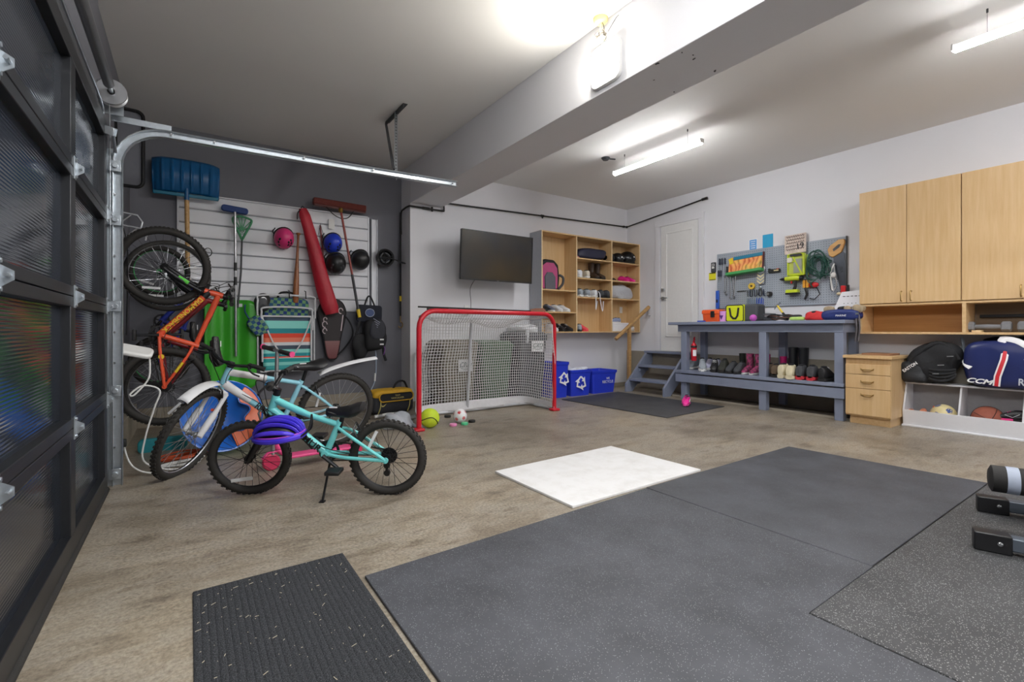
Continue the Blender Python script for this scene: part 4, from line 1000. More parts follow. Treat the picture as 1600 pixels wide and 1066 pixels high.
MB().tube([(0, -.02, .045), (.005, -.6, .04), (.01, -1.62, .02)], .0135, 10).build('pole', alu, t)
for y in (-.58, -.74): MB().cyl((.005, y, .04), (.005, y - .09, .04), .016, n=10).build('pole_clamp', black_pl, t)
lg = pm('lacrosse_green', (30, 130, 80), .4)
t = T('lacrosse_stick', 'green headed lacrosse stick hung beside the blue scrub brush', 'lacrosse stick', M=WF(.49, 2.16, 6.10))
hd = [(0, -.14), (-.035, -.05), (-.085, .06), (-.075, .11), (0, .125), (.085, .10), (.09, .06), (.04, -.05)]
MB().tube(smoothpath([(a, b, .02) for a, b in hd + hd[:1]], 3)[:-1], .0125, 8, closed=True).build('head_frame', lg, t)
m = MB()
for a, b in ((-.07, .08), (-.035, .12), (0, .125), (.04, .115), (.085, .08), (-.05, 0), (.06, .0)): m.tube([(0, -.03, .012), (a, b, .02)], .006, 5)
for r_ in (.02, .04): m.tube([(r_*math.cos(q), -.03 + r_*math.sin(q), .012) for q in [2*PI*i/12 for i in range(12)]], .004, 5, closed=True)
m.build('pocket_webbing', lg, t, kind='stuff')
MB().tube([(0, -.13, .02), (-.01, -.5, .02), (-.04, -.9, .0)], .01, 8).build('shaft', dark_grey, t)
t = T('hook_clip', 'black wire double hook hung on the slat wall by the bike wheel', 'hook', M=WF(.13, 1.83, 6.14))
for x in (-.04, .04): MB().tube([(x + .035*math.cos(a), .03 + .045*math.sin(a), .03) for a in [2*PI*i/14 for i in range(14)]], .005, 6, closed=True).build('wire_loop', black_metal, t)
MB().tube([(0, 0, .02), (.02, -.07, .02), (.05, -.12, .02)], .006, 6).build('wire_stem', black_metal, t)
MB().rrect(.06, .06, .008, .006, TR(.03, -.13, 0)).build('mount_tab', white_pl, t)
def skate_helmet(x, z, col, label, y=6.05, rz=0, s=1.0, dots=True, tilt=-70):
    t = T('skate_helmet', label, 'helmet', M=WF(x, z, y) @ TR(rx=-tilt + -90 + 60, rz=rz), group='helmets')
    mt = pm('helmet_%02x%02x%02x' % col, col, .35)
    MB().ell((0, 0, 0), (.108*s, .125*s, .115*s), 26, 12, v0=-.45).build('shell', mt, t)
    MB().tube([(.1*s*math.cos(a), .115*s*math.sin(a), -.052*s) for a in [2*PI*q/24 for q in range(24)]], .01*s, 6, closed=True).build('rim', black_rub, t)
    if dots:
        for a, b in [(-.5, .9), (0, .9), (.5, .9), (-.4, 1.2), (.4, 1.2), (-2.6, .9), (3.14, .9), (2.6, .9), (-1.57, .35), (-1.2, .4), (-1.9, .4)]:
            n_ = Vector((math.cos(b)*math.cos(a)*.108, math.cos(b)*math.sin(a)*.125, math.sin(b)*.115))*s
            MB().ell((0, 0, 0), (.017*s, .012*s, .004), 12, 6, M=along(n_, n_ + Vector((-math.sin(a), math.cos(a), 0)), n_)).build('vent', black_pl if sum(col) > 150 else dark_grey, t)
    MB().tube(smoothpath([(-.09*s, 0, -.05), (-.11*s, .02, -.11), (-.08*s, .03, -.17), (-.1*s, .03, -.22)]), .006, 6).build('chin_strap', black_fab, t)
    return t
skate_helmet(.915, 2.08, (214, 54, 120), 'pink skate helmet hung on the slat wall', rz=0)
skate_helmet(1.465, 2.08, (30, 62, 200), 'royal blue skate helmet hung above a black one')
skate_helmet(1.50, 1.83, (30, 31, 33), 'black skate helmet with vent holes below the blue helmet', s=1.1)
skate_helmet(1.80, 1.90, (36, 36, 38), 'black skate helmet left of the upturned helmet by the trim strip', s=1.05, dots=False)
t = T('skate_helmet', 'upturned black helmet showing its straps beside the trim strip', 'helmet', M=WF(2.13, 1.96, 6.07), group='helmets')
MB().lathe([(.115, .03), (.12, .0), (.11, -.05), (.065, -.07), (0, -.075), (0, -.06), (.055, -.055), (.09, -.03), (.095, .02), (.115, .03)], None, 26).build('shell', black_pl, t)
MB().tube([(.06*math.cos(a), .06*math.sin(a), .0) for a in [2*PI*q/20 for q in range(20)]], .014, 8, closed=True).build('padding', dark_grey, t)
for a in (.3, 1.9, 3.3, 4.6): MB().tube(smoothpath([(.09*math.cos(a), .09*math.sin(a), .02), (.02, .02*math.sin(a), .04), (.12, -.02, .045), (.2 + .02*a, -.06, .03)]), .006, 6).build('strap', black_fab, t)
t = T('baseball_bat', 'wooden baseball bat hung handle up behind the striped chair', 'bat', M=WF(1.075, 2.17, 6.11))
MB().lathe([(0, 0), (.024, -.003), (.026, -.016), (.014, -.03), (.0125, -.12), (.016, -.3), (.026, -.5), (.033, -.65), (.034, -.8), (.028, -.835), (0, -.845)], frame((0, 0, .03), (1, 0, 0), (0, 0, 1), (0, 1, 0)) @ TR(ry=2.2), 16).build('bat', wood_mat('bat_wood', '8a5230', 'a8693c', 'Z', .35), t)
# red bagged umbrella
red_fab = pm('red_nylon', (176, 30, 48), .5, nscale=9, var=.12, bump=.3, bscale=30)
t = T('bagged_umbrella', 'long red nylon umbrella bag hanging slanted on the slat wall', 'bag', M=WF(1.11, 2.45, 6.02))
L_ = Vector((.33, -1.24, .02)); n_ = 16; rings = []
for i in range(n_ + 1):
    f = i / n_; r_ = (.056 + .034*min(1, f*1.3)) * (1 if f < .95 else .8) * (1 if f > .03 else .72); c = L_*f
    rings.append([(c.x + r_*math.cos(a)*(1 + .12*math.sin(3*a + 6*f)), c.y + .25*r_*math.cos(a), c.z + r_*.8*math.sin(a)) for a in [2*PI*j/16 for j in range(16)]])
MB().loft(rings).build('bag', red_fab, t)
MB().tube(smoothpath([(-.03, -.02, .04), (-.06, -.07, .03), (-.06, -.14, .02)]), .006, 6).build('drawstring', black_fab, t)
MB().tube(smoothpath([(-.02, 0, .02), (0, .03, .0), (.02, 0, .02)]), .006, 6).build('hang_loop', black_fab, t)
t = T('wall_pole', 'slim maroon pole standing behind the blue helmet on the slat wall', 'pole', M=WF(1.33, 2.3, 6.13))
MB().tube([(.0, 0, .01), (.03, -.3, .01), (.07, -.8, .01)], .009, 8).build('pole', pm('maroon_pole', (120, 42, 48), .5), t)
MB().tube([(-.02, -.12, .02), (0, .02, .02), (.03, -.1, .02)], .004, 6).build('loop', black_metal, t)
# red push broom
brick = pm('brick_red_bristle', (112, 50, 42), .8, nscale=60, var=.2, bump=.5)
t = T('push_broom', 'brick red push broom hung head up at the top right of the slat wall', 'broom', M=WF(1.545, 2.55, 6.03))
MB().box((0, .01, .0), (.63, .075, .09), (0, 0, -.02)).build('bristle_head', brick, t, bevel=.012)
MB().box((0, -.035, .0), (.62, .02, .06), (0, 0, -.02)).build('head_block', pm('broom_block_red', (92, 38, 34), .5), t, bevel=.004)
MB().ell((0, -.06, .03), (.03, .035, .03), 12, 8).build('ferrule', pm('brass_ferrule', (160, 128, 60), .35, .6), t)
MB().tube(smoothpath([(-.17, -.04, .02), (-.09, -.12, .03), (0, -.16, .03), (.09, -.14, .03), (.16, -.05, .02)], 4), .006, 6).build('brace_wire', black_metal, t)
MB().tube([(0, -.06, .03), (.13, -.85, .06)], .014, 10).build('red_handle', pm('red_brown_handle', (150, 66, 56), .4), t)
MB().tube([(.13, -.85, .06), (.2, -1.28, .07)], .017, 10).build('grip_sleeve', dark_grey, t)
MB().tube([(.2, -1.28, .07), (.218, -1.38, .072)], .022, 10).build('yellow_tip', yellow_pl, t)
MB().rrect(.07, .12, .006, .01, TR(-.08, -.22, -.09)).build('price_tag', white_pl, t)
# striped beach chair, folded
t = T('beach_chair', 'folded beach chair with white frame and teal and orange stripes', 'chair', M=WF(.945, .53, 6.05))
wf = pm('white_chair_tube', (214, 216, 220), .35)
stripes = [(0, (60, 170, 170)), (.11, (140, 224, 214)), (.17, (30, 160, 160)), (.235, (250, 246, 240)), (.25, (232, 80, 60)), (.27, (30, 150, 160)), (.33, (150, 228, 220)), (.40, (60, 78, 96)), (.47, (226, 228, 232)), (.53, (244, 130, 100)), (.61, (236, 72, 44)), (.69, (20, 140, 150)), (.78, (140, 224, 214)), (.92, (60, 80, 100))]
canvas = band_mat('striped_canvas', [(a, tuple(lin(c))) for a, c in stripes], 'Y', .0, .64)
def cloth(x0, x1, y0, y1, z): return lambda u, v: (x0 + (x1 - x0)*u, y0 + (y1 - y0)*v, z + .015*math.sin(PI*u) * -1)
MB().grid(cloth(-.25, .25, .02, .64, .03), 10, 24).build('seat_canvas', canvas, t, solid=.004)
MB().rrect(.56, .02, .008, .03, TR(0, .01, .02)).build('bottom_hem', wf, t)
for x in (-.26, .26):
    MB().tube([(x, .12, .04), (x, .64, .04)], .011, 8).build('side_tube', wf, t)
    MB().tube([(x*1.16, .06, .0), (x*1.16, .66, .0)], .009, 8).build('outer_tube', wf, t)
    MB().tube(smoothpath([(x, .62, .045), (x*.62, .36, .06), (x*.25, .2, .06)]), .008, 6, flat=.4).build('carry_strap', white_fab, t)
for z, y1, hw, nm in ((.02, .88, .305, 'back_frame'), (.05, .74, .27, 'arm_frame')):
    MB().tube(smoothpath([(-hw, y1 - .28, z), (-hw, y1 - .07, z), (-hw + .05, y1, z), (hw - .05, y1, z), (hw, y1 - .07, z), (hw, y1 - .26, z)], 5), .011, 8).build(nm, wf, t)
MB().tube([(-.26, .64, .04), (.26, .64, .04)], .011, 8).build('seat_bar', wf, t)
for x in (.02, .2): MB().tube([(x, .95, -.04), (x, .94, .03), (x, .85, .05)], .006, 6).build('wall_hook', black_metal, t)
# plaid lunch bags
k = NT('plaid_fabric', .8); ck = k.n('TexChecker'); ck.inputs['Scale'].default_value = 13; k.l(k.coords((1, 1, .01), (0, 0, .1)), ck.inputs['Vector'])
c2 = k.n('TexChecker'); c2.inputs['Scale'].default_value = 26; k.l(k.coords((1, 1, .01), (0, 0, .1)), c2.inputs['Vector'])
k.col(k.mix(.45, k.mix(ck.outputs['Fac'], '26408a', '2f6a80'), k.mix(c2.outputs['Fac'], '203a78', '9ccc4c'))); plaid = k.m
t = T('lunch_bag', 'blue and green plaid lunch bag hanging behind the beach chair', 'bag', M=WF(.95, 1.23, 6.1))
MB().blob((0, 0, 0), (.24, .16, .035), .35, .01, 9).build('bag_body', plaid, t)
MB().tube(smoothpath([(-.1, .15, .0), (-.06, .22, .0), (.06, .22, .0), (.1, .15, .0)]), .011, 6).build('handle', black_fab, t)
t = T('lunch_bag', 'small plaid pouch hanging between green sled and beach chair', 'bag', M=WF(.64, 1.06, 6.03) @ TR(rz=38))
MB().blob((0, 0, 0), (.085, .11, .05), .5, .012, 9, seed=1).build('bag_body', plaid, t)
MB().tube(smoothpath([(-.02, .1, 0), (.0, .2, -.02), (.05, .26, -.03)]), .007, 6).build('loop', navy, t)
t = T('roller_skate', 'black and grey skate part hanging at the corner of the chair frame', 'skate', M=WF(.70, 1.36, 6.06))
MB().lathe([(.03, -.02), (.07, -.02), (.075, 0), (.07, .02), (.03, .02), (.03, -.02)], None, 20).build('wheel', black_rub, t)
MB().blob((-.01, -.05, -.02), (.08, .09, .05), .7, .02, 12).build('boot_cuff', dark_grey, t)
MB().cyl((0, 0, -.022), (0, 0, .024), .03, n=14).build('hub', alu, t)
# green sled
gs = pm('bright_green_sled', (62, 168, 44), .3, nscale=5, var=.08)
t = T('green_sled', 'bright green plastic roll sled hung below the brushes', 'sled', M=WF(.385, .85, 6.11))
MB().grid(lambda u, v: ((u - .5)*.50, (v - .5)*1.0 * (1 - .12*(2*abs(u - .5))**8), .05*(2*u - 1)**2 - .012*math.cos(u*PI*6)), 40, 20).build('sheet', gs, t, solid=.006)
for x in (-.13, .08): MB().rrect(.12, .035, .017, .006, TR(x, .44, .004)).build('grip_slot', pm('pale_slot', (210, 214, 218), .5), t)
# paddle cover
t = T('paddle_cover', 'black and maroon tear shaped paddle cover hanging on the grey wall', 'paddle cover', M=WF(1.465, 1.0, 6.1))
dk = NT('paddle_cover_fabric', .6); sx = dk.n('SeparateXYZ'); dk.l(dk.tc.outputs['Object'], sx.inputs[0]); mr = dk.n('MapRange'); mr.inputs[1].default_value = -.35; mr.inputs[2].default_value = .4; dk.l(sx.outputs[1], mr.inputs[0])
dk.col(dk.ramp(mr.outputs[0], ((0, '70383c'), (.30, '8c6464'), (.305, '2a2426'), (1, '241f22')), 'LINEAR')); dk.bump(dk.noise(dk.coords(), 200, 3), .3, .004)
cv = smoothpath([(.0, -.35, 0), (.06, -.32, 0), (.1, -.1, 0), (.155, .16, 0), (.16, .26, 0), (.11, .36, 0), (0, .40, 0), (-.11, .36, 0), (-.165, .26, 0), (-.16, .16, 0), (-.1, -.1, 0), (-.06, -.32, 0), (0, -.35, 0)], 4)[:-1]
MB().prism([(p.x, p.y) for p in cv], .045).build('cover', dk.m, t, bevel=.012)
MB().tube([(p.x, p.y, .01) for p in cv], .009, 6, closed=True).build('piping', black_fab, t)
pw = pm('pale_pink_print', (206, 190, 196), .5)
for x, y, r_ in ((-.09, .08, .028), (-.09, -.0, .024), (-.085, .14, .02), (.1, .25, .026)): MB().tube([(x + r_*math.cos(a), y + r_*1.3*math.sin(a), .024) for a in [PI*q/7 for q in range(12)]], .006, 5).build('logo_swirl', pw, t)
MB().box((.115, .1, .024), (.012, .2, .002), (0, 0, -.12)).build('side_print', pw, t)
MB().tube(smoothpath([(.14, .2, .03), (.22, .08, .04), (.24, -.06, .04), (.14, -.22, .03), (.06, -.3, .02)]), .01, 6, flat=.5).build('shoulder_strap', black_fab, t)
# black backpack
t = T('backpack', 'black and grey hiking backpack hanging at the right of the grey wall', 'backpack', M=WF(1.90, 1.03, 6.03))
MB().blob((.05, -.08, .06), (.14, .2, .09), .55, .025, 8, seed=5).build('pack_body', black_fab, t)
MB().rrect(.33, .22, .04, .03, TR(.0, .19, .02, rz=-2)).build('back_pad', pm('navy_black_fabric', (24, 28, 42), .8, bump=.3), t, bevel=.01)
lf = MB().blob((.07, -.02, .12), (.1, .12, .05), .6, .02, 9, seed=6).build('lid_flap', pm('charcoal_fabric', (56, 58, 66), .8, bump=.3), t)
for i in range(4): MB().box((.05 + .014*i, .1 - .035*i, .165), (.1, .007, .003), (0, 0, -.55)).build('reflective_stripe', pm('grey_stripe', (140, 144, 160), .4), lf)
MB().rrect(.11, .09, .02, .01, TR(0, .2, .045)).build('clear_pocket', pm('blue_window', (56, 76, 120), .25), t)
MB().tube([(.055*math.cos(a)*1.05, .2 + .05*math.sin(a), .052) for a in [2*PI*q/20 for q in range(20)]], .004, 5, closed=True).build('pocket_piping', pm('pale_piping', (170, 178, 195), .5), t)
MB().tube(smoothpath([(-.06, .29, .02), (-.02, .40, .02), (.02, .40, .02), (.07, .29, .02)]), .011, 6, flat=.5).build('haul_loop', black_fab, t)
for x0, x1 in ((-.12, -.18), (.12, .2)): MB().tube(smoothpath([(x0, .1, .03), (x1, -.1, .06), (x1 - .02, -.28, .03), (x1 + .02, -.42, .02)]), .017, 6, flat=.4).build('shoulder_strap', black_fab, t)
MB().blob((-.12, -.22, .05), (.1, .16, .05), .7, .04, 10, seed=8).build('side_mesh', black_fab, t)
MB().tube(smoothpath([(.14, -.2, .12), (.17, -.26, .12), (.16, -.34, .1)]), .005, 6).build('key_lanyard', pm('purple_cord', (130, 70, 160), .5), t)
for z in (-.14, -.2): MB().box((.12, z, .15), (.05, .018, .004)).build('clip_tag', white_pl, t)
t = T('hanging_cord', 'pale blue string hanging from the backpack down to the duffel bag', 'cord', M=WF(1.98, .75, 6.08))
MB().tube(smoothpath([(-.02, .1, .03), (.02, -.05, .03), (.02, -.3, .03), (.0, -.42, .03), (-.06, -.55, .06), (-.04, -.72, .1)]), .006, 6).build('string', pm('pale_blue_string', (176, 192, 214), .6), t)
MB().cyl((.01, -.3, .03), (.005, -.4, .03), .012, n=8).build('toggle', white_pl, t)
t = T('bungee_strap', 'black strap with brass hook hanging in the corner by the white column', 'strap', M=WF(2.36, 2.6, 6.14))
MB().tube([(0, 0, .02), (.0, -.6, .02), (-.0, -1.4, .02)], .012, 8, flat=.6).build('strap_webbing', black_fab, t)
MB().tube([(0, -1.4, .02), (0, -1.48, .02)], .006, 6).tube([(-.03*math.cos(a) - .0, -1.52 + .04*math.sin(a), .02) for a in [PI*.5 + PI*1.4*q/10 for q in range(11)]], .007, 6).build('hook', brass, t)
MB().cyl((0, -1.13, .02), (0, -1.2, .02), .016, n=8).build('yellow_sleeve', yellow_pl, t)
# duffel bag on the floor
t = T('duffel_bag', 'yellow and black sports duffel bag on the floor by the white column', 'bag', M=TR(2.03, 5.62, 0, rz=6))
yel = pm('golden_yellow_nylon', (214, 166, 34), .6, bump=.25, var=.1); cg = pm('charcoal_nylon', (44, 46, 52), .6, bump=.3, var=.12)
MB().blob((0, 0, .13), (.27, .13, .13), .4, .015, 9).build('bag_body', cg, t)
MB().blob((0, -.005, .245), (.262, .132, .05), .4, .01, 9).build('top_panel', yel, t)
MB().rrect(.44, .1, .04, .02, frame((.02, -.135, .21), (1, 0, 0), (0, .15, 1), (0, -1, .15))).build('front_pocket', black_fab, t, bevel=.006)
MB().tube([(.02 + a, -.147, .21 + b) for a, b in rr2(.44, .1, .045)], .008, 6, closed=True).build('pocket_piping', yel, t)
gold = pm('gold_print', (210, 196, 120), .5)
text('TEAM', .026, gold, t, frame((.03, -.149, .225), (1, 0, 0), (0, 0, 1), (0, -1, 0)))
text('VANCOUVER', .028, gold, t, frame((.03, -.149, .195), (1, 0, 0), (0, 0, 1), (0, -1, 0)))
MB().prism([(-.03, .012), (-.022, -.002), (-.005, .002), (.03, .022), (-.004, -.012), (-.024, -.014), (-.034, -.004)], .002, frame((-.14, -.145, .115), (1, 0, 0), (0, 0, 1), (0, -1, 0))).build('check_mark', gold, t)
for x in (-.18, .2): MB().tube(smoothpath([(x, -.14, .2), (x - .01, -.15, .1), (x - .03, -.13, .02)]), .006, 6).build('webbing', gold, t)
MB().tube(smoothpath([(.05, .02, .28), (.12, .04, .36), (.22, .05, .36), (.27, .03, .22)]), .013, 6).build('carry_handle', black_fab, t)
t = T('clear_plastic_bag', 'clear crumpled plastic bag on the floor by the goal post', 'bag', (1.76, 4.66, 0))
MB().blob((0, 0, .08), (.13, .1, .09), .9, .06, 11, seed=9, fn=lambda p: Vector((p.x*(1.15 - p.z*3), p.y*(1.1 - p.z*3), p.z))).build('film', pm('clear_film', (208, 214, 224), .15, var=.1, alpha=.65), t)
MB().box((.06, -.08, .06), (.06, .004, .06), (.3, .1, .2)).build('blue_label', pm('label_blue', (60, 90, 170), .5), t)
t = T('lamp_bar', 'white and grey lamp bar lying on the floor before the duffel bag', 'lamp bar', M=TR(1.87, 5.30, .03, rz=8))
MB().tube([(-.14, 0, 0), (.02, 0, .01), (.18, .01, 0)], .018, 10).build('bar', white_pl, t)
for x in (-.1, .1): MB().cyl((x, 0, 0), (x + .05, 0, 0), .024, n=10).build('collar', alu, t)

# ------------------------------------------------------------------ balls and pucks on the floor
t = T('green_ball', 'yellow green ball with black seam lines beside the red goal post', 'ball', M=TR(2.06, 4.52, .1, rx=20, rz=30))
MB().ell((0, 0, 0), (.1, .1, .1), 28, 18).build('ball', pm('yellow_green_felt', (196, 220, 50), .6, bump=.15), t)
MB().tube([(.101*math.cos(a)*math.cos(.45*math.sin(2*a)), .101*math.sin(a)*math.cos(.45*math.sin(2*a)), .101*math.sin(.45*math.sin(2*a))) for a in [2*PI*q/48 for q in range(48)]], .0045, 6, closed=True).build('seam', print_black, t)
def panel_ball(name, label, loc, r_, base, patch, rot=(0, 0, 0)):
    t = T(name, label, 'ball', M=TR(*loc, *rot))
    MB().ell((0, 0, 0), (r_, r_, r_), 28, 18).build('ball', base, t)
    ph = (1 + 5**.5)/2
    for v in [(0, s1, s2*ph) for s1 in (-1, 1) for s2 in (-1, 1)] + [(s1, s2*ph, 0) for s1 in (-1, 1) for s2 in (-1, 1)] + [(s2*ph, 0, s1) for s1 in (-1, 1) for s2 in (-1, 1)]:
        n_ = Vector(v).normalized(); u_ = n_.orthogonal().normalized()
        M_ = frame(n_*r_*.0, u_, n_.cross(u_), n_); m = MB(); pts = [Vector((0, 0, 1))] + [Vector((.30*math.cos(2*PI*q/5), .30*math.sin(2*PI*q/5), 1)) for q in range(5)]
        md = [(pts[1+q] + pts[1+(q+1) % 5])/2 for q in range(5)]
        V = [p.normalized()*(r_*1.004) for p in pts + md]
        m.add(V, [(0, 1+q, 6+q) for q in range(5)] + [(0, 6+q, 1+(q+1) % 5) for q in range(5)], M_).build('patch', patch, t)
    return t
panel_ball('soccer_ball', 'small white soccer ball with red patches among the pucks', (2.44, 4.57, .076), .076, print_white, red_pl, (20, 10, 40))
for x, y, mt, lb in ((2.30, 4.46, pm('pale_pink_puck', (240, 150, 200), .4), 'pale pink puck on the floor near the small soccer ball'), (2.43, 4.45, pm('mint_green_puck', (90, 205, 150), .4), 'mint green puck in front of the small soccer ball'), (2.56, 4.52, black_rub, 'black puck right of the small soccer ball'), (2.47, 4.93, black_rub, 'black puck at the white base bar of the goal')):
    t = T('hockey_puck', lb, 'puck', (x, y, 0), group='hockey pucks')
    MB().lathe([(0, 0), (.036, 0), (.038, .003), (.038, .022), (.036, .025), (0, .025)], None, 24).build('puck', mt, t)
    MB().tube([(.0385*math.cos(a), .0385*math.sin(a), .0125) for a in [2*PI*q/24 for q in range(24)]], .0012, 4, closed=True).build('edge_ring', mt, t)

# ------------------------------------------------------------------ shoes
def shoe(loc, rz, label, up, sole, L=.26, kind='low', lace=None, stripe=None, group='shoes', shaft=.2, name=None):
    """local x towards the toe; kind: low, boot, tall, sandal"""
    nm = name or {'low': 'sneaker', 'boot': 'ankle_boot', 'tall': 'tall_boot', 'sandal': 'sandal', 'cleat': 'cleat'}[kind]
    t = T(nm, label, 'boots' if 'boot' in nm else nm.replace('_', ' '), loc, rz, group=group)
    st = [(-.5, .10), (-.47, .125), (-.3, .14), (-.1, .125), (.1, .145), (.28, .165), (.42, .13), (.49, .06)]
    n = 14
    def ring(x, hw, z0, z1, e=.75): return [(x*L, sgn_pow(math.cos(a), e)*hw*L, (z0 + (z1 - z0)*(.5 + .5*sgn_pow(math.sin(a), e)))*L) for a in [2*PI*j/n for j in range(n)]]
    MB().loft([ring(x, hw*1.06, 0, .10 + .02*(x < -.3), .5) for x, hw in st]).build('sole', sole, t)
    if kind == 'sandal':
        MB().tube([(-.05*L, -.14*L, .06*L), (.08*L, -.1*L, .18*L), (.12*L, 0, .2*L), (.08*L, .1*L, .18*L), (-.05*L, .14*L, .06*L)], .022*L/.2, 6, flat=.4).build('strap', up, t)
        MB().tube([(.1*L, -.15*L, .06*L), (.22*L, 0, .2*L), (.1*L, .15*L, .06*L)], .02*L/.2, 6, flat=.4).build('toe_strap', up, t)
        return t
    hs = {-.5: .34, -.47: .40, -.3: .44, -.1: .42, .1: .33, .28: .24, .42: .18, .49: .10}
    MB().loft([ring(x, hw*(.95 if x < .2 else .97), .07, hs[x], .8) for x, hw in st]).build('upper', up, t)
    MB().ell((-.27*L, 0, .425*L), (.16*L, .085*L, .035*L), 14, 6).build('opening', black_fab if kind != 'boot' else dark_grey, t)
    if kind in ('boot', 'tall'):
        h_ = (shaft if kind == 'boot' else shaft)
        MB().loft([[(-.27*L + .2*L*math.cos(a)*s_, .13*L*math.sin(a)*s_*1.1, z) for a in [2*PI*j/16 for j in range(16)]] for z, s_ in ((.3*L, 1.0), (.5*L, .98), (h_*.7, 1.05), (h_, 1.15), (h_, 1.0), (h_ - .03, .95))]).build('shaft', up, t)
    elif lace is not None:
        for q in range(4):
            x = (-.02 + .065*q)*L; z = (.405 - .052*q)*L
            MB().tube([(x, -.075*L, z - .02*L), (x + .01*L, 0, z + .012*L), (x, .075*L, z - .02*L)], .011*L, 5).build('lace', lace, t)
    if stripe:
        for s in (-1, 1): MB().tube([(-.28*L, s*.135*L, .3*L), (-.08*L, s*.135*L, .16*L), (.14*L, s*.14*L, .25*L)], .016*L, 5, flat=.5).build('side_stripe', stripe, t)
    if kind == 'cleat':
        for x, y in ((-.35, .07), (-.35, -.07), (.15, .09), (.15, -.09), (.32, 0)): MB().cyl((x*L, y*L, .01*L), (x*L, y*L, -.04*L), .022*L, n=6).build('stud', sole, t)
    return t
gry = pm('grey_knit', (150, 158, 166), .8, bump=.3); dgry = pm('dark_grey_mesh', (66, 68, 72), .8, bump=.3); lav = pm('lavender_mesh', (186, 186, 210), .8)
cream = pm('cream_leather', (222, 212, 180), .6, var=.08); brn = pm('brown_suede', (98, 82, 66), .85, bump=.3); dbr = pm('dark_brown_leather', (62, 46, 34), .55, bump=.3)
blk = pm('black_leather', (34, 34, 36), .45, bump=.2); hot = pm('hot_pink_mesh', (236, 40, 150), .5); wht = pm('white_leather', (220, 222, 226), .55, var=.05)
wsole = pm('white_foam_sole', (222, 222, 218), .6); ksole = pm('black_sole', (34, 33, 32), .7); rsole = pm('red_white_sole', (196, 50, 60), .6)
mag = pm('magenta_rubber', (190, 30, 110), .4); coral = pm('coral_mesh', (238, 80, 90), .6)
k = NT('magenta_plaid', .7); ck = k.n('TexChecker'); ck.inputs['Scale'].default_value = 26; k.l(k.coords((1, 1, 1), (.2, .2, .1)), ck.inputs['Vector']); c2 = k.n('TexWave'); c2.inputs['Scale'].default_value = 30; k.l(k.coords(), c2.inputs['Vector'])
k.col(k.mix(.35, k.mix(ck.outputs['Fac'], '3c1428', 'b02c68'), k.mix(c2.outputs['Fac'], '501830', 'd880a8'))); pplaid = k.m
zb = .421
G1 = 'shoes on the bench shelf'
for a in (((6.26, 4.335, zb), 190, 'grey knit sneaker on the bench shelf beside the red extinguisher', gry, wsole, .27, 'low', gry),
          ((6.13, 4.08, zb), 215, 'grey knit sneaker with white sole pointing out, second from the extinguisher', gry, wsole, .27, 'low', gry),
          ((6.40, 4.15, zb), 200, 'lavender and white sneaker in the rear row left of the bench shelf', lav, wsole, .25, 'low', wht),
          ((6.38, 4.01, zb), 200, 'lavender and white sneaker in the rear row nearer the black trail shoe', lav, wsole, .25, 'low', wht),
          ((6.13, 3.89, zb), 208, 'black trail shoe with white lacing on the bench shelf', blk, ksole, .26, 'low', wht),
          ((6.13, 3.755, zb), 198, 'olive black hiking shoe leaning over on the bench shelf', pm('olive_black', (48, 50, 44), .8), ksole, .28, 'low', dgry),
          ((6.12, 3.63, zb), 185, 'dark grey slip-on shoe on the bench shelf before the tall black boot pair', dgry, ksole, .24, 'low', None),
          ((6.12, 3.515, zb), 185, 'dark grey slip-on shoe next to the plaid boots', dgry, ksole, .24, 'low', None)):
    shoe(a[0], a[1], a[2], a[3], a[4], a[5]*1.06, a[6], a[7], group=G1).scale = (1, 1.2, 1.42)
shoe((6.38, 3.66, zb), 180, 'dark green ankle boot behind the grey slip-on shoes', pm('dark_green_rubber', (44, 50, 44), .5), ksole, .25, 'boot', group=G1, shaft=.26)
shoe((6.20, 3.455, zb), 180, 'magenta plaid snow boot left of the middle bench post', pplaid, wsole, .27, 'boot', group=G1, shaft=.27)
shoe((6.20, 3.335, zb), 180, 'magenta plaid snow boot half hidden by the middle bench post', pplaid, wsole, .27, 'boot', group=G1, shaft=.27)
shoe((6.36, 3.25, zb), 10, 'magenta rubber boot behind the brown shoes, leaning left', mag, ksole, .22, 'boot', group=G1, shaft=.27)
shoe((6.37, 3.03, zb), -10, 'magenta rubber boot behind the cream shoes', mag, ksole, .22, 'boot', group=G1, shaft=.25)
for a in (((6.22, 3.13, zb), 5, 'brown suede shoe heel outward just right of the middle bench post', brn, ksole, .25, 'low', None),
          ((6.12, 3.00, zb), 0, 'brown suede shoe heel outward left of the cream shoes', brn, ksole, .25, 'low', None),
          ((6.10, 2.895, zb), -5, 'cream leather sneaker heel outward, the left one of the pair', cream, cream, .27, 'low', cream),
          ((6.06, 2.80, zb), 5, 'cream leather sneaker heel outward, the right one of the pair', cream, cream, .27, 'low', cream),
          ((6.10, 2.695, zb), 0, 'dark grey shoe with red and white sole, left of its pair', dgry, rsole, .27, 'low', dgry),
          ((6.10, 2.575, zb), 0, 'dark grey shoe with red and white sole, right of its pair', dgry, rsole, .27, 'low', dgry),
          ((6.10, 2.45, zb), -3, 'worn black shoe heel outward beside the red soled pair', blk, ksole, .26, 'low', wht)):
    shoe(a[0], a[1], a[2], a[3], a[4], a[5]*1.06, a[6], a[7], group=G1).scale = (1, 1.2, 1.42)
for y, lb in ((2.93, 'tall black rubber boot in the rear row, left of the pair'), (2.81, 'tall black rubber boot in the rear row, right of the pair')):
    shoe((6.43, y, zb), 0, lb, pm('black_boot_rubber', (30, 33, 38), .4), ksole, .34, 'tall', group=G1, shaft=.37)
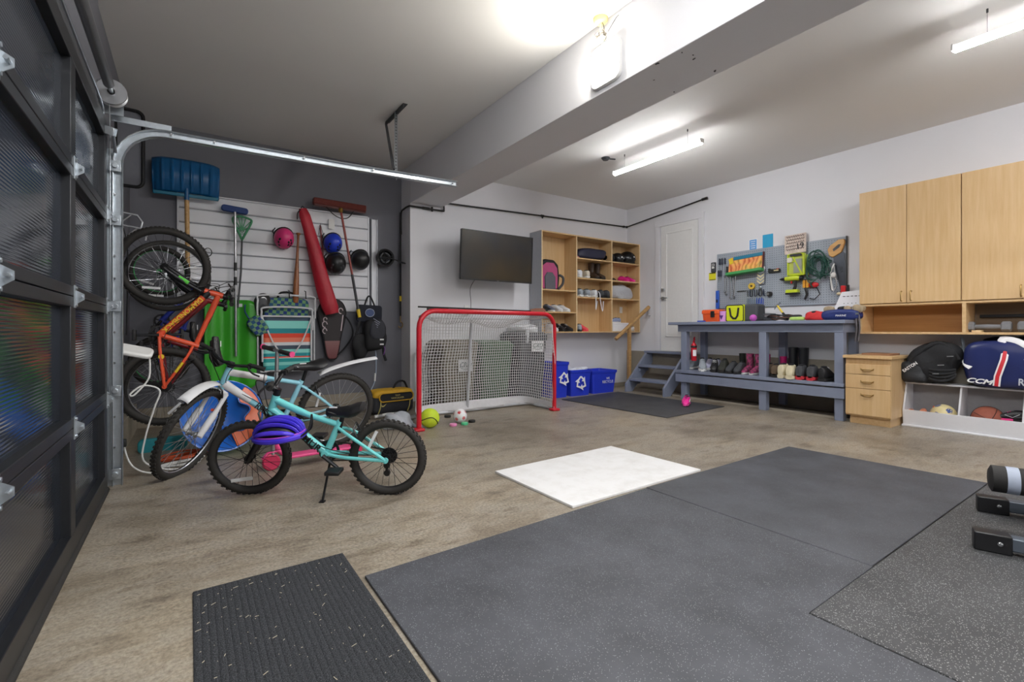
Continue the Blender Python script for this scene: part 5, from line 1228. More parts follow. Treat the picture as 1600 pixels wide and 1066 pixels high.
shoe((6.42, 2.55, zb), 180, 'black sandal with grey stripe lying at the right end of the bench shelf', blk, ksole, .25, 'sandal', group=G1)
shoe((5.42, 3.84, .022), 205, 'hot pink cleat standing on the black mat by the bench', hot, pm('pink_stud_sole', (240, 90, 170), .4), .24, 'cleat', black_fab, wht, group='pink cleats on the mat')
shoe((5.54, 3.94, .022), 205, 'hot pink cleat behind the other one on the black mat', hot, pm('pink_stud_sole', (240, 90, 170), .4), .24, 'cleat', black_fab, wht, group='pink cleats on the mat')
G2 = 'things in the wall shoe shelf'
ys = 5.71
for a in (((4.46, ys, 1.291), 265, 'black shoe at the left of the middle left shelf', blk, ksole, .22, 'low', None, None),
          ((4.60, ys, 1.291), 268, 'slate grey and white shoe on the middle left shelf', pm('slate_mesh', (96, 100, 116), .7), wsole, .22, 'low', wht, None),
          ((4.75, ys, 1.291), 275, 'white shoe, left of two on the middle left shelf', wht, wsole, .22, 'low', wht, None),
          ((4.89, ys, 1.291), 280, 'white shoe, right of two on the middle left shelf', wht, wsole, .22, 'low', wht, None),
          ((4.66, ys, .986), 268, 'white and pink shoe on the lowest left shelf', wht, wsole, .23, 'low', pink_pl, None),
          ((4.81, ys, .986), 272, 'black shoe with white stripes on the lowest left shelf, left one', blk, ksole, .23, 'low', wht, wht),
          ((4.95, ys, .986), 275, 'black shoe with white stripes on the lowest left shelf, right one', blk, ksole, .23, 'low', wht, wht),
          ((5.13, ys, 1.846), 92, 'white sneaker with blue dot at the left of the second shelf', wht, wsole, .24, 'low', blue_pl, None),
          ((5.31, ys, 1.846), 85, 'white and tan sneaker beside the brown boots', pm('tan_white', (206, 198, 180), .7), wsole, .24, 'low', wht, None),
          ((5.16, ys, 1.541), 88, 'grey and white sneaker with black side stripe, left one', gry, wsole, .24, 'low', blk, print_black),
          ((5.31, ys, 1.541), 90, 'grey and white sneaker with black side stripe, right one', gry, wsole, .24, 'low', blk, print_black),
          ((5.47, ys, 1.541), 90, 'white and blue shoe whose long laces hang over the shelf edge', wht, wsole, .24, 'low', blue_pl, None),
          ((5.62, ys, 1.541), 90, 'dark charcoal shoe, left of two in the centre column', dgry, ksole, .24, 'low', blk, None),
          ((5.75, ys, 1.541), 92, 'dark charcoal shoe, right of two in the centre column', dgry, ksole, .24, 'low', blk, None),
          ((5.13, ys, .986), 95, 'grey shoe at the bottom of the centre column', gry, ksole, .22, 'low', wht, None),
          ((5.30, ys, .986), 265, 'coral red shoe at the bottom of the centre column', coral, coral, .22, 'low', None, None),
          ((6.28, ys, 1.846), 270, 'hot pink shoe, left of two in the right column', hot, hot, .2, 'low', None, None),
          ((6.42, ys, 1.846), 272, 'hot pink shoe, right of two in the right column', hot, hot, .2, 'low', None, None),
          ((6.46, ys - .02, .986), 200, 'pale sneaker at the bottom right corner of the shelf unit', wht, wsole, .16, 'low', brn, None)):
    shoe(a[0], a[1], a[2], a[3], a[4], a[5]*1.22, a[6], a[7], a[8], group=G2)
for x, lb in ((5.55, 'dark brown boot beside the white sneakers, left of the pair'), (5.69, 'dark brown boot beside the white sneakers, right of the pair')):
    shoe((x, ys, 1.846), 255, lb, dbr, ksole, .3, 'boot', group=G2, shaft=.28)
shoe((6.02, ys, 1.846), 190, 'brown sandal lying left of the pink shoes in the shelf', brn, ksole, .22, 'sandal', group=G2)
for dx, dz in ((0, 0), (.1, -.02)):
    o = MB().tube(smoothpath([(5.45 + dx, 5.60, 1.64), (5.45 + dx, 5.565, 1.6), (5.46 + dx, 5.562, 1.5), (5.46 + dx*1.5, 5.563, 1.34 + dz), (5.49 + dx*1.4, 5.562, 1.48)]), .009, 6, flat=.4).build('shoe_lace', wht)
    tag(o, 'white lace dangling over the shelf edge, %s one' % ('left' if dx == 0 else 'right'), 'lace', 'dangling laces')
# other things in the shelf
t = T('booster_seat', 'pink and grey child booster seat in the tall left shelf bay', 'booster seat', (4.60, 5.73, 1.631))
MB().prism([(-.2, 0), (-.215, .25), (-.18, .40), (-.08, .475), (.1, .47), (.19, .4), (.215, .2), (.19, 0)], .09, frame((0, .02, 0), (1, 0, 0), (0, 0, 1), (0, -1, 0))).build('back_shell', black_pl, t, bevel=.02)
MB().prism([(-.16, .02), (-.18, .22), (-.15, .36), (-.06, .42), (.08, .42), (.15, .34), (.16, .2), (.15, .02)], .02, frame((0, -.035, 0), (1, 0, 0), (0, 0, 1), (0, -1, 0))).build('pink_cover', pm('dusty_pink_fabric', (176, 76, 120), .8, bump=.3), t, bevel=.008)
MB().prism([(-.1, .0), (-.11, .2), (-.06, .27), (.04, .27), (.1, .2), (.1, 0)], .03, frame((0, -.05, 0), (1, 0, 0), (0, 0, 1), (0, -1, 0))).build('seat_pad', pm('grey_seat_fabric', (92, 92, 100), .8, bump=.3), t, bevel=.01)
MB().tube(smoothpath([(.18, -.03, .02), (.25, -.05, .1), (.26, -.05, .2), (.2, -.03, .24)]), .02, 8).build('arm_rest', dark_grey, t)
o = MB().blob((5.46, 5.72, 2.255), (.31, .12, .095), .55, .025, 6, seed=11, fn=lambda p: Vector((p.x + p.z*.4, p.y, p.z))).build('folded_jacket', pm('navy_nylon', (36, 38, 62), .45, bump=.3), smooth=True)
tag(o, 'folded navy jacket on the top shelf of the centre column', 'jacket', G2)
tag(MB().blob((5.14, 5.7, 2.185), (.06, .06, .025), .8, .02, 14, 12, 8).build('knit_mitten', pm('dusty_rose_wool', (170, 110, 104), .9, bump=.5)), 'small rose knit bundle beside the navy jacket', 'mitten')
for i, (x, s_) in enumerate(((5.92, .95), (6.13, 1.0), (6.37, 1.25))):
    t = T('sports_helmet', ('black helmet at the left of the top right shelf', 'black helmet with white mark in the middle of the top right shelf', 'largest black helmet with white stickers on the top right shelf')[i], 'helmet', (x, 5.73, 2.161 + .035*s_), 90 + 15*i, group='black helmets on the top shelf')
    MB().ell((0, 0, .045*s_), (.125*s_, .1*s_, .105*s_), 22, 12, v0=-.7).build('shell', pm('gloss_black_helmet', (26, 26, 28), .25), t)
    MB().tube([(.11*s_*math.cos(a), .09*s_*math.sin(a), -.018*s_) for a in [2*PI*q/20 for q in range(20)]], .012*s_, 6, closed=True).build('rim', black_rub, t)
    for q in range(i*2):
        a = -PI + .5*q - .4; MB().box((.122*s_*math.cos(a), .098*s_*math.sin(a), .06*s_ - .012*q), (.006, .03, .02), (0, 0, a)).build('sticker', print_white, t)
o = MB().blob((6.20, 5.73, 1.665), (.26, .13, .135), .8, .045, 9, seed=13, fn=lambda p: Vector((p.x, p.y, p.z if p.z > -.095 else -.095))).build('folded_blanket', pm('pale_grey_cotton', (186, 188, 194), .9, bump=.5, bscale=40), M=TR(0, 0, -.02))
tag(o, 'bundled pale grey blanket on a right column shelf', 'blanket', G2)
t = T('shoe_box', 'white shoe box on the lowest right shelf with shoes on top', 'box', (6.09, 5.72, .986))
MB().box((0, 0, .065), (.38, .22, .13)).build('box', print_white, t, bevel=.003)
MB().box((0, 0, .135), (.39, .23, .02)).build('lid', print_white, t, bevel=.003)
shoe((6.02, 5.71, 1.132), 180, 'blue and white sneaker on the white shoe box, left one', pm('blue_white_mesh', (150, 164, 200), .7), wsole, .2, 'low', navy, group=G2)
shoe((6.16, 5.75, 1.132), 200, 'blue and white sneaker on the white shoe box, right one', pm('blue_white_mesh', (150, 164, 200), .7), wsole, .2, 'low', navy, group=G2)

# ------------------------------------------------------------------ pegboard and tools
k = NT('pegboard_grey', .5); k.col(k.mix(.6, 'a6aeb8', k.ramp(k.noise(k.coords(), 2.2, 3), ((.3, 'b0b6bd'), (.7, 'ffffff'))), 'MULTIPLY'))
peg = k.m
t = T('pegboard', 'grey perforated pegboard full of hand tools above the workbench', 'pegboard', M=WR(3.26, 1.735, 6.548))
MB().box((0, 0, .012), (1.68, .81, .022)).build('board', peg, t, bevel=.002)
m = MB()
for i in range(55):
    for j in range(26): m.prism(disc2(.0042, 6), .001, TR(-.81 + i*.03, -.375 + j*.03, .0236))
m.build('holes', pm('hole_black', (40, 42, 46), .7), t, kind='stuff')
MB().box((.845, 0, .012), (.012, .82, .022)).build('side_trim', dark_grey, t)
PX = 6.525
def W(y, z, o=0.): return WR(y, z, PX - o)
def screwdriver(y, z, L, hm, label, rz=0):
    t = T('screwdriver', label, 'screwdriver', M=W(y, z) @ TR(rz=rz), group='screwdrivers on the pegboard')
    MB().lathe([(0, 0), (.012, .003), (.014, .02), (.011, .05), (.014, .08), (.008, .095), (0, .095)], frame((0, 0, .015), (1, 0, 0), (0, 0, 1), (0, 1, 0)) @ TR(rx=0), 10).build('handle', hm, t)
    MB().cyl((0, 0, .015), (0, -L, .015), .0045, n=6).build('blade', steel, t)
dkb = pm('dark_navy_handle', (34, 40, 62), .4)
for i, y in enumerate((4.05, 4.01, 3.965)): screwdriver(y, 1.975, .10, dkb, 'dark handled screwdriver in the upper row, number %s from the door' % ('one', 'two', 'three')[i])
for i, y in enumerate((4.065, 4.03)): screwdriver(y, 1.80, .07, dkb, 'dark handled screwdriver in the lower row, %s one' % ('left', 'right')[i])
for i, (y, L_) in enumerate(((3.93, .24), (3.885, .3), (3.85, .3), (3.81, .27), (3.97, .20))):
    t = T('wrench', 'steel combination wrench on the pegboard, %s from the door' % ('second', 'third', 'fourth', 'fifth', 'first')[i], 'wrench', M=W(y, 1.79) @ TR(rz=4*(i % 3) - 3), group='wrenches on the pegboard')
    MB().tube([(0, 0, .012), (0, -L_, .012)], .007, 6, flat=.5).build('shank', chrome, t)
    MB().tube([(.012*math.cos(a), .01 + .012*math.sin(a), .012) for a in [2*PI*q/12 for q in range(12)]], .005, 6, closed=True).build('ring_end', chrome, t)
    MB().tube([(.014*math.cos(a), -L_ - .012 + .014*math.sin(a), .012) for a in [-.6 - 2*PI*.7*q/8 + .5 for q in range(9)]], .006, 6).build('open_end', chrome, t)
for x, lb in ((-.02, 'left'), (.015, 'right')):
    t = T('chisel', 'black handled chisel beside the painted tray on the pegboard, %s one' % lb, 'chisel', M=W(3.91 - x, 1.83), group='chisels on the pegboard')
    MB().cyl((0, 0, .02), (0, .11, .02), .011, n=8).build('handle', black_pl, t); MB().cyl((0, 0, .02), (0, -.06, .02), .006, n=6).build('blade', steel, t)
# childrens' art tray
t = T('picture_tray', 'painted wooden picture tray with green edge leaning on the pegboard', 'tray', M=W(3.64, 1.95, .03) @ TR(rx=-12, rz=3))
k = NT('childs_painting', .6); nz = k.noise(k.coords(), 7, 3); wv = k.n('TexWave'); wv.inputs['Scale'].default_value = 5; wv.inputs['Distortion'].default_value = 9; k.l(k.coords(), wv.inputs['Vector'])
k.col(k.mix(.5, k.ramp(nz, ((.35, 'e0602c'), (.5, 'f0a860'), (.6, 'f2c84c'), (.7, '6a9a48'))), k.ramp(wv.outputs['Fac'], ((.2, 'f2b070'), (.72, 'e88a4c'), (.8, 'b03a28')))))
MB().rrect(.5, .24, .03, .015).build('painted_panel', k.m, t)
MB().bx(-.18, .25, .075, .122, .004, .018).build('teal_band', pm('teal_paint', (24, 120, 150), .5), t)
MB().box((0, -.135, .03), (.52, .04, .08)).build('green_edge', pm('leaf_green_paint', (60, 150, 80), .5), t, bevel=.004)
MB().box((-.22, .07, .005), (.06, .09, .018), (0, 0, .3)).build('yellow_corner', yellow_pl, t, bevel=.004)
MB().box((.25, 0, .01), (.012, .25, .03)).build('dark_side', pm('dark_maroon', (88, 30, 34), .5), t)
t = T('medal_ribbon', 'round blue and white medal hanging on a chevron ribbon', 'medal', M=W(3.43, 1.85, .03))
MB().prism(disc2(.055, 24), .014).build('disc', pm('lilac_blue', (110, 130, 200), .4), t)
MB().tube([(.055*math.cos(a), .055*math.sin(a), .008) for a in [2*PI*q/24 for q in range(24)]], .007, 6, closed=True).build('rim', white_pl, t)
MB().ell((-.01, .0, .008), (.025, .03, .004), 12, 6).build('dark_centre', black_pl, t)
MB().rrect(.1, .16, .01, .006, TR(0, -.12, 0)).build('ribbon', pm('grey_ribbon', (156, 160, 172), .6), t)
for q in range(3):
    MB().prism([(-.05, -.06 - .045*q), (0, -.1 - .045*q), (.05, -.06 - .045*q), (.05, -.078 - .045*q), (0, -.118 - .045*q), (-.05, -.078 - .045*q)], .003, TR(0, 0, .005)).build('chevron', pm('pale_gold', (226, 214, 160), .5), t)
t = T('bar_clamp', 'short black and steel bar clamp hung in the middle of the pegboard', 'clamp', M=W(3.24, 1.81))
MB().box((0, 0, .02), (.13, .045, .03)).box((-.075, .005, .02), (.03, .06, .025)).build('jaw_body', black_pl, t, bevel=.005)
MB().box((.02, 0, .037), (.06, .015, .006)).build('label_plate', pm('cream_label', (214, 200, 150), .5), t)
MB().box((.04, .018, .03), (.03, .012, .01)).build('trigger', orange_pl, t)
t = T('bit_rack', 'row of small drill bits and hex keys on the pegboard', 'bit rack', M=W(3.50, 1.47))
for q in range(8):
    x = -.12 + q*.032; MB().tube([(x, .1, .018), (x, .02, .018), (x + (.02 if q % 2 else 0), .01, .018)], .006 + .001*(q % 3), 6).build('driver_bit', dkb if q % 2 else dark_grey, t)
for q in range(7):
    x = -.12 + q*.034; MB().tube([(x - .008, -.01, .012), (x - .01, -.09, .014), (x + .012, -.11, .014), (x + .014, -.03, .012)], .004, 5).build('hook_loop', pm('pale_blue_steel', (150, 166, 190), .4, .5) if q < 4 else blue_pl, t)
t = T('tape_roll', 'yellow tape roll hanging above the drill bits', 'tape', M=W(3.56, 1.625))
MB().lathe([(.016, -.012), (.045, -.012), (.045, .012), (.016, .012), (.016, -.012)], TR(0, 0, .02), 24).build('roll', pm('mustard_tape', (220, 186, 70), .5), t)
MB().cyl((0, 0, 0), (0, 0, .05), .005, n=6).build('peg', steel, t)
t = T('pliers', 'steel pliers with dark jaws hanging below the yellow tape', 'pliers', M=W(3.44, 1.585))
for s in (-1, 1): MB().tube([(s*.004, .05, .02), (s*.01, .0, .02), (s*.03, -.09, .02)], .007, 6).build('handle', dark_grey, t)
MB().ell((0, .015, .02), (.018, .025, .01), 10, 6).build('joint', steel, t)
t = T('steel_ruler', 'short steel strip laid on the pegboard below the wrenches', 'ruler', M=W(3.71, 1.565))
MB().box((0, 0, .012), (.14, .014, .004)).build('blade', chrome, t); MB().cyl((.05, 0, .0), (.05, 0, .02), .004, n=6).build('peg', steel, t)
t = T('tape_measure', 'small black and silver tape measure on the pegboard', 'tape measure', M=W(3.315, 1.50))
MB().rrect(.07, .06, .02, .035, z0=.004).build('case', black_pl, t, bevel=.005); MB().prism(disc2(.018, 16), .003, TR(-.012, 0, .041)).build('badge', alu, t)
# calendar board
t = T('calendar_board', 'speckled cream board with scribbled lettering and a large 19', 'sign', M=W(2.98, 2.13, .03) @ TR(rx=-6, rz=2))
MB().rrect(.26, .25, .004, .012).build('board', pm('parchment', (206, 190, 178), .7, nscale=26, var=.3), t)
ink = pm('brown_ink', (92, 70, 66), .6)
for q in range(5):
    MB().tube([(-.11 + .22*i/24, .1 - .042*q + .012*math.sin(i*2.1 + q*1.7), .008) for i in range(25)], .0042, 4).build('scribble', ink, t)
text('19', .1, print_black, t, TR(.06, -.04, .0075, rz=8), bold=.002)
# clear green organiser
t = T('organiser_case', 'lime green plastic organiser case hanging below the calendar board', 'organiser', M=W(2.96, 1.86, .02))
MB().rrect(.22, .28, .02, .03, z0=0).build('case_back', pm('pale_lime_case', (186, 196, 90), .35), t, bevel=.004)
for x0, y0, x1, y1 in ((-.1, .13, -.1, -.14), (.09, .13, .1, -.14), (-.1, .13, .09, .13), (-.1, -.13, .1, -.14), (-.05, .13, .07, -.13), (-.08, .04, .0, .04)): MB().tube([(x0, y0, .035), (x1, y1, .035)], .011, 6).build('lime_rib', lime_pl, t)
MB().rrect(.14, .03, .012, .012, TR(.0, .12, .045)).build('dark_latch', black_pl, t)
MB().rrect(.1, .18, .01, .006, TR(.02, -.02, .036)).build('grey_insert', pm('grey_insert', (150, 154, 140), .4), t)
MB().rrect(.06, .06, .01, .02, TR(-.07, .06, .045)).build('cream_block', pm('cream_block', (214, 210, 190), .5), t)
t = T('pruning_shears', 'lime and black shears hanging beside the lime case', 'shears', M=W(2.83, 1.85, .01))
MB().tube([(0, .12, .03), (.01, 0, .03), (0, -.14, .03)], .016, 8).build('lime_handle', pm('olive_lime', (150, 180, 60), .4), t); MB().tube([(.0, -.14, .03), (.0, -.2, .03)], .012, 8).build('tip', black_pl, t)
# cordless drill
t = T('cordless_drill', 'lime and black cordless drill hanging on the pegboard', 'drill', M=W(3.0, 1.67, .02))
MB().tube([(-.09, .01, .04), (-.02, .012, .04), (.05, .01, .04), (.09, .008, .04)], [.026, .034, .034, .028], 12).build('motor_housing', lime_pl, t)
MB().tube([(-.16, .01, .04), (-.13, .01, .04), (-.09, .01, .04)], [.008, .02, .024], 10).build('chuck', black_pl, t)
MB().tube([(.09, .008, .04), (.125, .004, .04)], [.03, .022], 10).build('rear_cap', black_pl, t)
MB().tube([(.03, -.02, .04), (.035, -.09, .04), (.02, -.14, .04)], [.02, .019, .022], 10).build('grip', black_rub, t)
MB().rrect(.15, .05, .01, .07, TR(.0, -.16, .04)).build('battery', lime_pl, t, bevel=.006); MB().rrect(.155, .022, .006, .074, TR(.0, -.185, .04)).build('battery_base', black_pl, t, bevel=.004)
MB().box((-.012, -.04, .04), (.012, .03, .02)).build('trigger', red_pl, t)
t = T('caulking_gun', 'red and black caulking gun frame with orange jaws on the pegboard', 'caulking gun', M=W(2.78, 1.53, .01))
for x in (-.09, -.05): MB().rrect(.03, .1, .008, .03, TR(x, .07, .02)).build('orange_jaw', pm('amber_plastic', (226, 160, 50), .4), t)
MB().ell((.02, .05, .025), (.06, .035, .02), 12, 8).build('red_body', red_pl, t)
MB().tube([(-.08, .02, .02), (-.06, -.06, .02), (-.085, -.13, .02)], .014, 8).build('black_handle', black_pl, t)
MB().tube([(.05, .02, .02), (.09, -.07, .02), (.03, -.13, .02), (-.03, -.12, .02)], .006, 6).build('wire_frame', black_metal, t)
# coiled dark green extension cord
t = T('green_cord_coil', 'tangled coil of dark green extension cord on the pegboard', 'cord', M=W(2.70, 1.80, .02))
gc = pm('dark_green_cord', (24, 74, 62), .45); random.seed(3)
for q in range(11):
    rx_, ry_, cx, cy, ph = random.uniform(.06, .13), random.uniform(.09, .175), random.uniform(-.035, .035), random.uniform(-.04, .04), random.uniform(0, 6)
    MB().tube([(cx + rx_*math.cos(a) + (.03*math.sin(2*a + ph)), cy + ry_*math.sin(a + .6*math.sin(ph)) + .02*math.cos(3*a + ph), .02 + .004*q + .012*math.sin(3*a + ph)) for a in [2*PI*i/28 for i in range(28)]], .0065, 6, closed=True).build('cord_loop', gc, t)
MB().tube(smoothpath([(-.04, -.15, .04), (-.08, -.21, .05), (-.06, -.25, .04)]), .009, 6).build('plug_end', gc, t)
t = T('white_cord_hank', 'white and grey cord hank hanging beside the green coil', 'cord', M=W(2.53, 1.68, .03))
for q in range(3): MB().tube(smoothpath([(-.01 + .01*q, .14, .02), (-.03, .02, .03), (-.035 + .012*q, -.16, .02), (0, -.19, .02), (.03, -.12, .02), (.015, .0, .03), (.0, .14, .02)], 4), .0055, 5).build('cord_strand', white_pl if q else dark_grey, t)
MB().ell((0, 0, .03), (.03, .035, .02), 10, 6).build('knot', white_pl, t)
# hand saw
t = T('hand_saw', 'hand saw with wooden grip hanging at the right end of the pegboard', 'saw', M=W(2.49, 1.78, .015))
MB().prism([(-.07, .18), (.06, .17), (.07, -.34), (.03, -.36)], .003).build('blade', pm('saw_steel', (88, 92, 100), .35, .7), t)
o = MB().prism([(-.1, .14), (-.12, .22), (-.09, .27), (.0, .33), (.06, .33), (.07, .29), (.05, .22), (.03, .17), (-.02, .14), (-.06, .12)], .028).build('grip', wood_mat('beech_grip', 'c8904e', 'dcae6c', 'X'), t, bevel=.008)
MB().prism([(-.06, .22), (.0, .27), (.03, .27), (.01, .23), (-.05, .19)], .03).build('grip_slot', dark_grey, t)
text('JBX', .05, print_black, t, TR(.03, -.04, .0022, rz=-80))
t = T('red_clamp', 'small red and black clamp at the lower right of the pegboard', 'clamp', M=W(2.43, 1.47, .01))
MB().rrect(.05, .11, .01, .04, TR(0, .02, .025)).build('red_block', red_pl, t, bevel=.004); MB().box((.045, .0, .02), (.02, .16, .03)).build('black_bar', black_pl, t); MB().ell((-.05, -.02, .02), (.03, .02, .02), 10, 6).build('cream_pad', pm('cream_pad', (220, 206, 170), .6), t)
t = T('spirit_level', 'blue spirit level hanging at the left edge of the pegboard', 'level', M=W(4.075, 1.46, .005))
MB().box((0, 0, .02), (.045, .27, .03)).build('bar', pm('cobalt_bar', (48, 92, 190), .35), t, bevel=.003); MB().box((0, -.02, .037), (.025, .045, .004)).build('vial', black_pl, t)
# notes and panels on the wall
for y, z, w_, h_, mt, lb, ln in ((3.565, 2.205, .1, .15, pm('sky_blue_paper', (92, 160, 222), .6), 'pale blue printed card taped to the wall, left of the cyan one', 1), (3.36, 2.225, .14, .195, pm('cyan_paper', (30, 160, 205), .6), 'plain cyan card taped to the wall above the pegboard', 0), (4.19, 1.82, .115, .115, pm('yellow_notice', (226, 220, 40), .6), 'small yellow notice on the wall beside the house door', 2)):
    t = T('wall_card', lb, 'card', M=WR(y, z, 6.548))
    MB().rrect(w_, h_, .003, .003).build('card', mt, t)
    if ln == 1:
        MB().rrect(w_ + .02, h_ + .03, .003, .002, TR(0, -.005, -.002)).build('white_border', print_white, t)
        for q in range(4): MB().box((0, .05 - .03*q, .002), (.07 - .012*(q % 2), .008, .001)).build('print_line', print_white, t)
    if ln == 2:
        for q in (-.05, .05): MB().box((0, q, .002), (.1, .01, .001)).build('black_bar', print_black, t)
t = T('door_keypad', 'dark grey wall keypad with white buttons beside the house door', 'keypad', M=WR(4.165, 1.955, 6.548))
MB().rrect(.075, .15, .012, .02, z0=0).build('case', dark_grey, t, bevel=.003); MB().rrect(.04, .035, .006, .006, TR(0, .035, .02)).build('button', white_pl, t); MB().rrect(.04, .025, .006, .006, TR(0, -.005, .02)).build('button', white_pl, t)
MB().rrect(.028, .02, .004, .006, TR(0, .035, .024)).build('button_mark', dark_grey, t)

# ------------------------------------------------------------------ things on the workbench top
zt = 1.125
t = T('orange_toolbox', 'orange plastic toolbox with black latch at the left of the workbench', 'toolbox', M=WR(3.97, zt, 6.25))
MB().loft([[(a, z, b) for a, b in rr2(w_, d_, .02)] for z, w_, d_ in ((0, .24, .17), (.02, .25, .18), (.115, .265, .19))]).build('body', orange_pl, t)
MB().loft([[(a, z, b) for a, b in rr2(w_, d_, .02)] for z, w_, d_ in ((.117, .285, .205), (.16, .285, .205), (.175, .265, .185))]).build('lid', orange_pl, t)
MB().rrect(.055, .09, .008, .02, TR(.04, .11, .105)).build('latch', black_pl, t, bevel=.003)
t = T('pink_cup', 'pink and lilac tumbler with a purple mark between toolbox and lime bag', 'cup', M=WR(3.80, zt, 6.20))
MB().lathe([(0, 0), (.045, 0), (.05, .13), (.052, .15), (.045, .15), (.04, .02), (0, .02)], frame((0, 0, 0), (1, 0, 0), (0, 0, -1), (0, 1, 0)), 20).build('cup', pm('lilac_pink', (226, 160, 226), .4), t)
MB().prism([(-.03, .03), (.03, .03), (0, -.03)], .002, TR(.0, .06, .05)).build('mark', pm('deep_purple', (80, 36, 110), .5), t)
tag(MB().rrect(.2, .1, .01, .02, TR(6.2, 4.1, zt + .01)).build('blue_tray', blue_pl, bevel=.004), 'flat blue tray at the left end of the workbench', 'tray')
t = T('lime_tote_bag', 'lime tote bag with black V handle and dark side on the workbench', 'bag', M=WR(3.63, zt, 6.2))
MB().box((.0, .115, -.09), (.26, .235, .2)).build('lime_front', pm('lime_canvas', (214, 222, 30), .7, bump=.2), t, bevel=.02)
MB().box((.2, .115, -.13), (.2, .24, .22)).build('dark_side', pm('charcoal_canvas', (74, 76, 80), .8, bump=.3), t, bevel=.03)
MB().tube([(-.07, .19, .014), (-.05, .08, .016), (-.015, .045, .016), (.02, .045, .016), (.045, .08, .016), (.06, .19, .014)], .014, 6, flat=.5).build('handle', black_fab, t)
MB().tube([(a, .115 + b, .008) for a, b in rr2(.25, .225, .03)], .006, 6, closed=True).build('piping', black_fab, t)
tag(MB().ell((6.12, 3.33, zt + .045), (.045, .045, .045), 16, 10).box((6.12, 3.33, zt + .002), (.03, .03, .004)).build('pink_ball', pm('orchid_rubber', (200, 90, 190), .5)), 'small orchid pink ball beside the lime bag', 'ball')
t = T('battery_charger', 'dark grey battery charger on the workbench behind a black tray', 'charger', M=WR(3.18, zt, 6.25))
MB().rrect(.12, .1, .015, .1, TR(0, .05, 0)).build('case', dark_grey, t, bevel=.01); MB().rrect(.08, .03, .006, .01, TR(0, .07, .052)).build('grille', alu, t); MB().rrect(.2, .02, .005, .12, TR(-.12, .01, 0)).build('tray', black_pl, t)
t = T('cable_heap', 'heap of brown and black cables beside the hammer on the workbench', 'cables', M=WR(3.02, zt, 6.2)); random.seed(5)
for q in range(5): MB().tube([((.06 + .012*q)*math.cos(a)*1.5, .025 + .01*q + .015*math.sin(2*a + q), (.05)*math.sin(a)) for a in [2*PI*i/18 for i in range(18)]], .008, 6, closed=True).build('cable', pm('brown_cable', (96, 66, 54), .5) if q % 2 else black_pl, t)
t = T('claw_hammer', 'yellow handled claw hammer leaning on the wall behind the workbench', 'hammer', M=WR(2.93, zt + .01, 6.2) @ TR(rz=42, rx=-18))
MB().tube([(0, .01, 0), (0, .13, 0)], [.015, .014], 8).build('black_grip', black_rub, t); MB().tube([(0, .13, 0), (0, .27, 0)], [.013, .011], 8).build('yellow_handle', pm('hammer_yellow', (236, 206, 80), .4), t)
MB().tube([(-.06, .255, 0), (-.03, .28, 0), (.03, .28, 0), (.05, .28, 0)], [.006, .013, .014, .016], 8).build('head', steel, t)
t = T('lime_sander', 'small lime and black palm sander on the workbench', 'sander', M=WR(2.80, zt, 6.15))
MB().blob((0, .025, 0), (.085, .025, .05), .6, .004, 9).build('lime_base', pm('pale_lime', (190, 224, 120), .4), t); MB().blob((-.01, .05, 0), (.06, .025, .035), .6, .004, 9).build('black_top', black_pl, t)
t = T('red_tool_pouch', 'crumpled red and black tool pouch on the workbench', 'pouch', M=WR(2.60, zt, 6.2))
MB().blob((0, .055, 0), (.12, .06, .08), .6, .03, 13, seed=21).build('red_fabric', pm('red_canvas', (206, 46, 48), .7, bump=.4), t); MB().blob((-.02, .085, .03), (.04, .03, .04), .7, .015, 14, seed=2).build('black_pocket', black_fab, t)
t = T('white_perforated_panel', 'white perforated panel leaning on the wall at the bench end', 'panel', M=WR(2.33, zt, 6.36) @ TR(rx=-10))
MB().prism([(-.20, 0), (-.09, .34), (.145, .355), (.145, 0)], .014, z0=0).build('panel', wp, t)
for q in range(5): MB().rrect(.028, .008, .003, .001, TR(-.06 + q*.04, .285, .0145)).build('slot', print_black, t)
m = MB()
for i in range(5):
    for j in range(2): m.prism(disc2(.005, 8), .001, TR(-.055 + i*.04, .20 - j*.045, .0145))
m.build('holes', print_black, t, kind='stuff')
t = T('blue_shoe_bag', 'navy blue drawstring bag with beige gloves spilling out on the bench end', 'bag', M=WR(2.33, zt, 6.18))
MB().blob((0, .06, 0), (.19, .065, .09), .6, .02, 9, seed=31).build('bag', pm('navy_blue_nylon', (34, 50, 112), .5, bump=.3), t)
for x, s_ in ((-.13, 1), (0, .8), (.06, .7), (.17, 1.1)): MB().blob((x, .125, .01), (.05*s_, .04*s_, .05), .8, .02, 15, seed=x*10).build('glove', pm('beige_suede', (166, 150, 124), .9, bump=.4) if x else black_fab, t)
text('MARINE', .03, print_white, t, TR(.02, .05, .094), shear=.2)
t = T('tool_belt', 'grey tool belt straps hanging off the end of the workbench', 'belt', M=WR(2.185, zt, 6.16))
for x in (0, .03): MB().tube(smoothpath([(x - .04, .06, .0), (x, .06, .02), (x + .012, 0, .03), (x + .014, -.12, .03), (x, -.24, .03)]), .012, 6, flat=.5).build('strap', pm('grey_webbing', (110, 106, 110), .8), t)
MB().box((.0, .07, .04), (.08, .02, .02)).build('buckle', steel, t)
t = T('fire_extinguisher', 'small red fire extinguisher fixed to the left bench leg', 'extinguisher', (6.10, 4.20, .56))
MB().lathe([(0, 0), (.036, 0), (.04, .01), (.04, .2), (.034, .24), (.016, .26), (.016, .29), (0, .29)], None, 20).build('cylinder', red_paint, t)
MB().lathe([(.0405, .07), (.0405, .16)], None, 10, a0=-2.9, a1=-1.5).build('label', print_white, t)
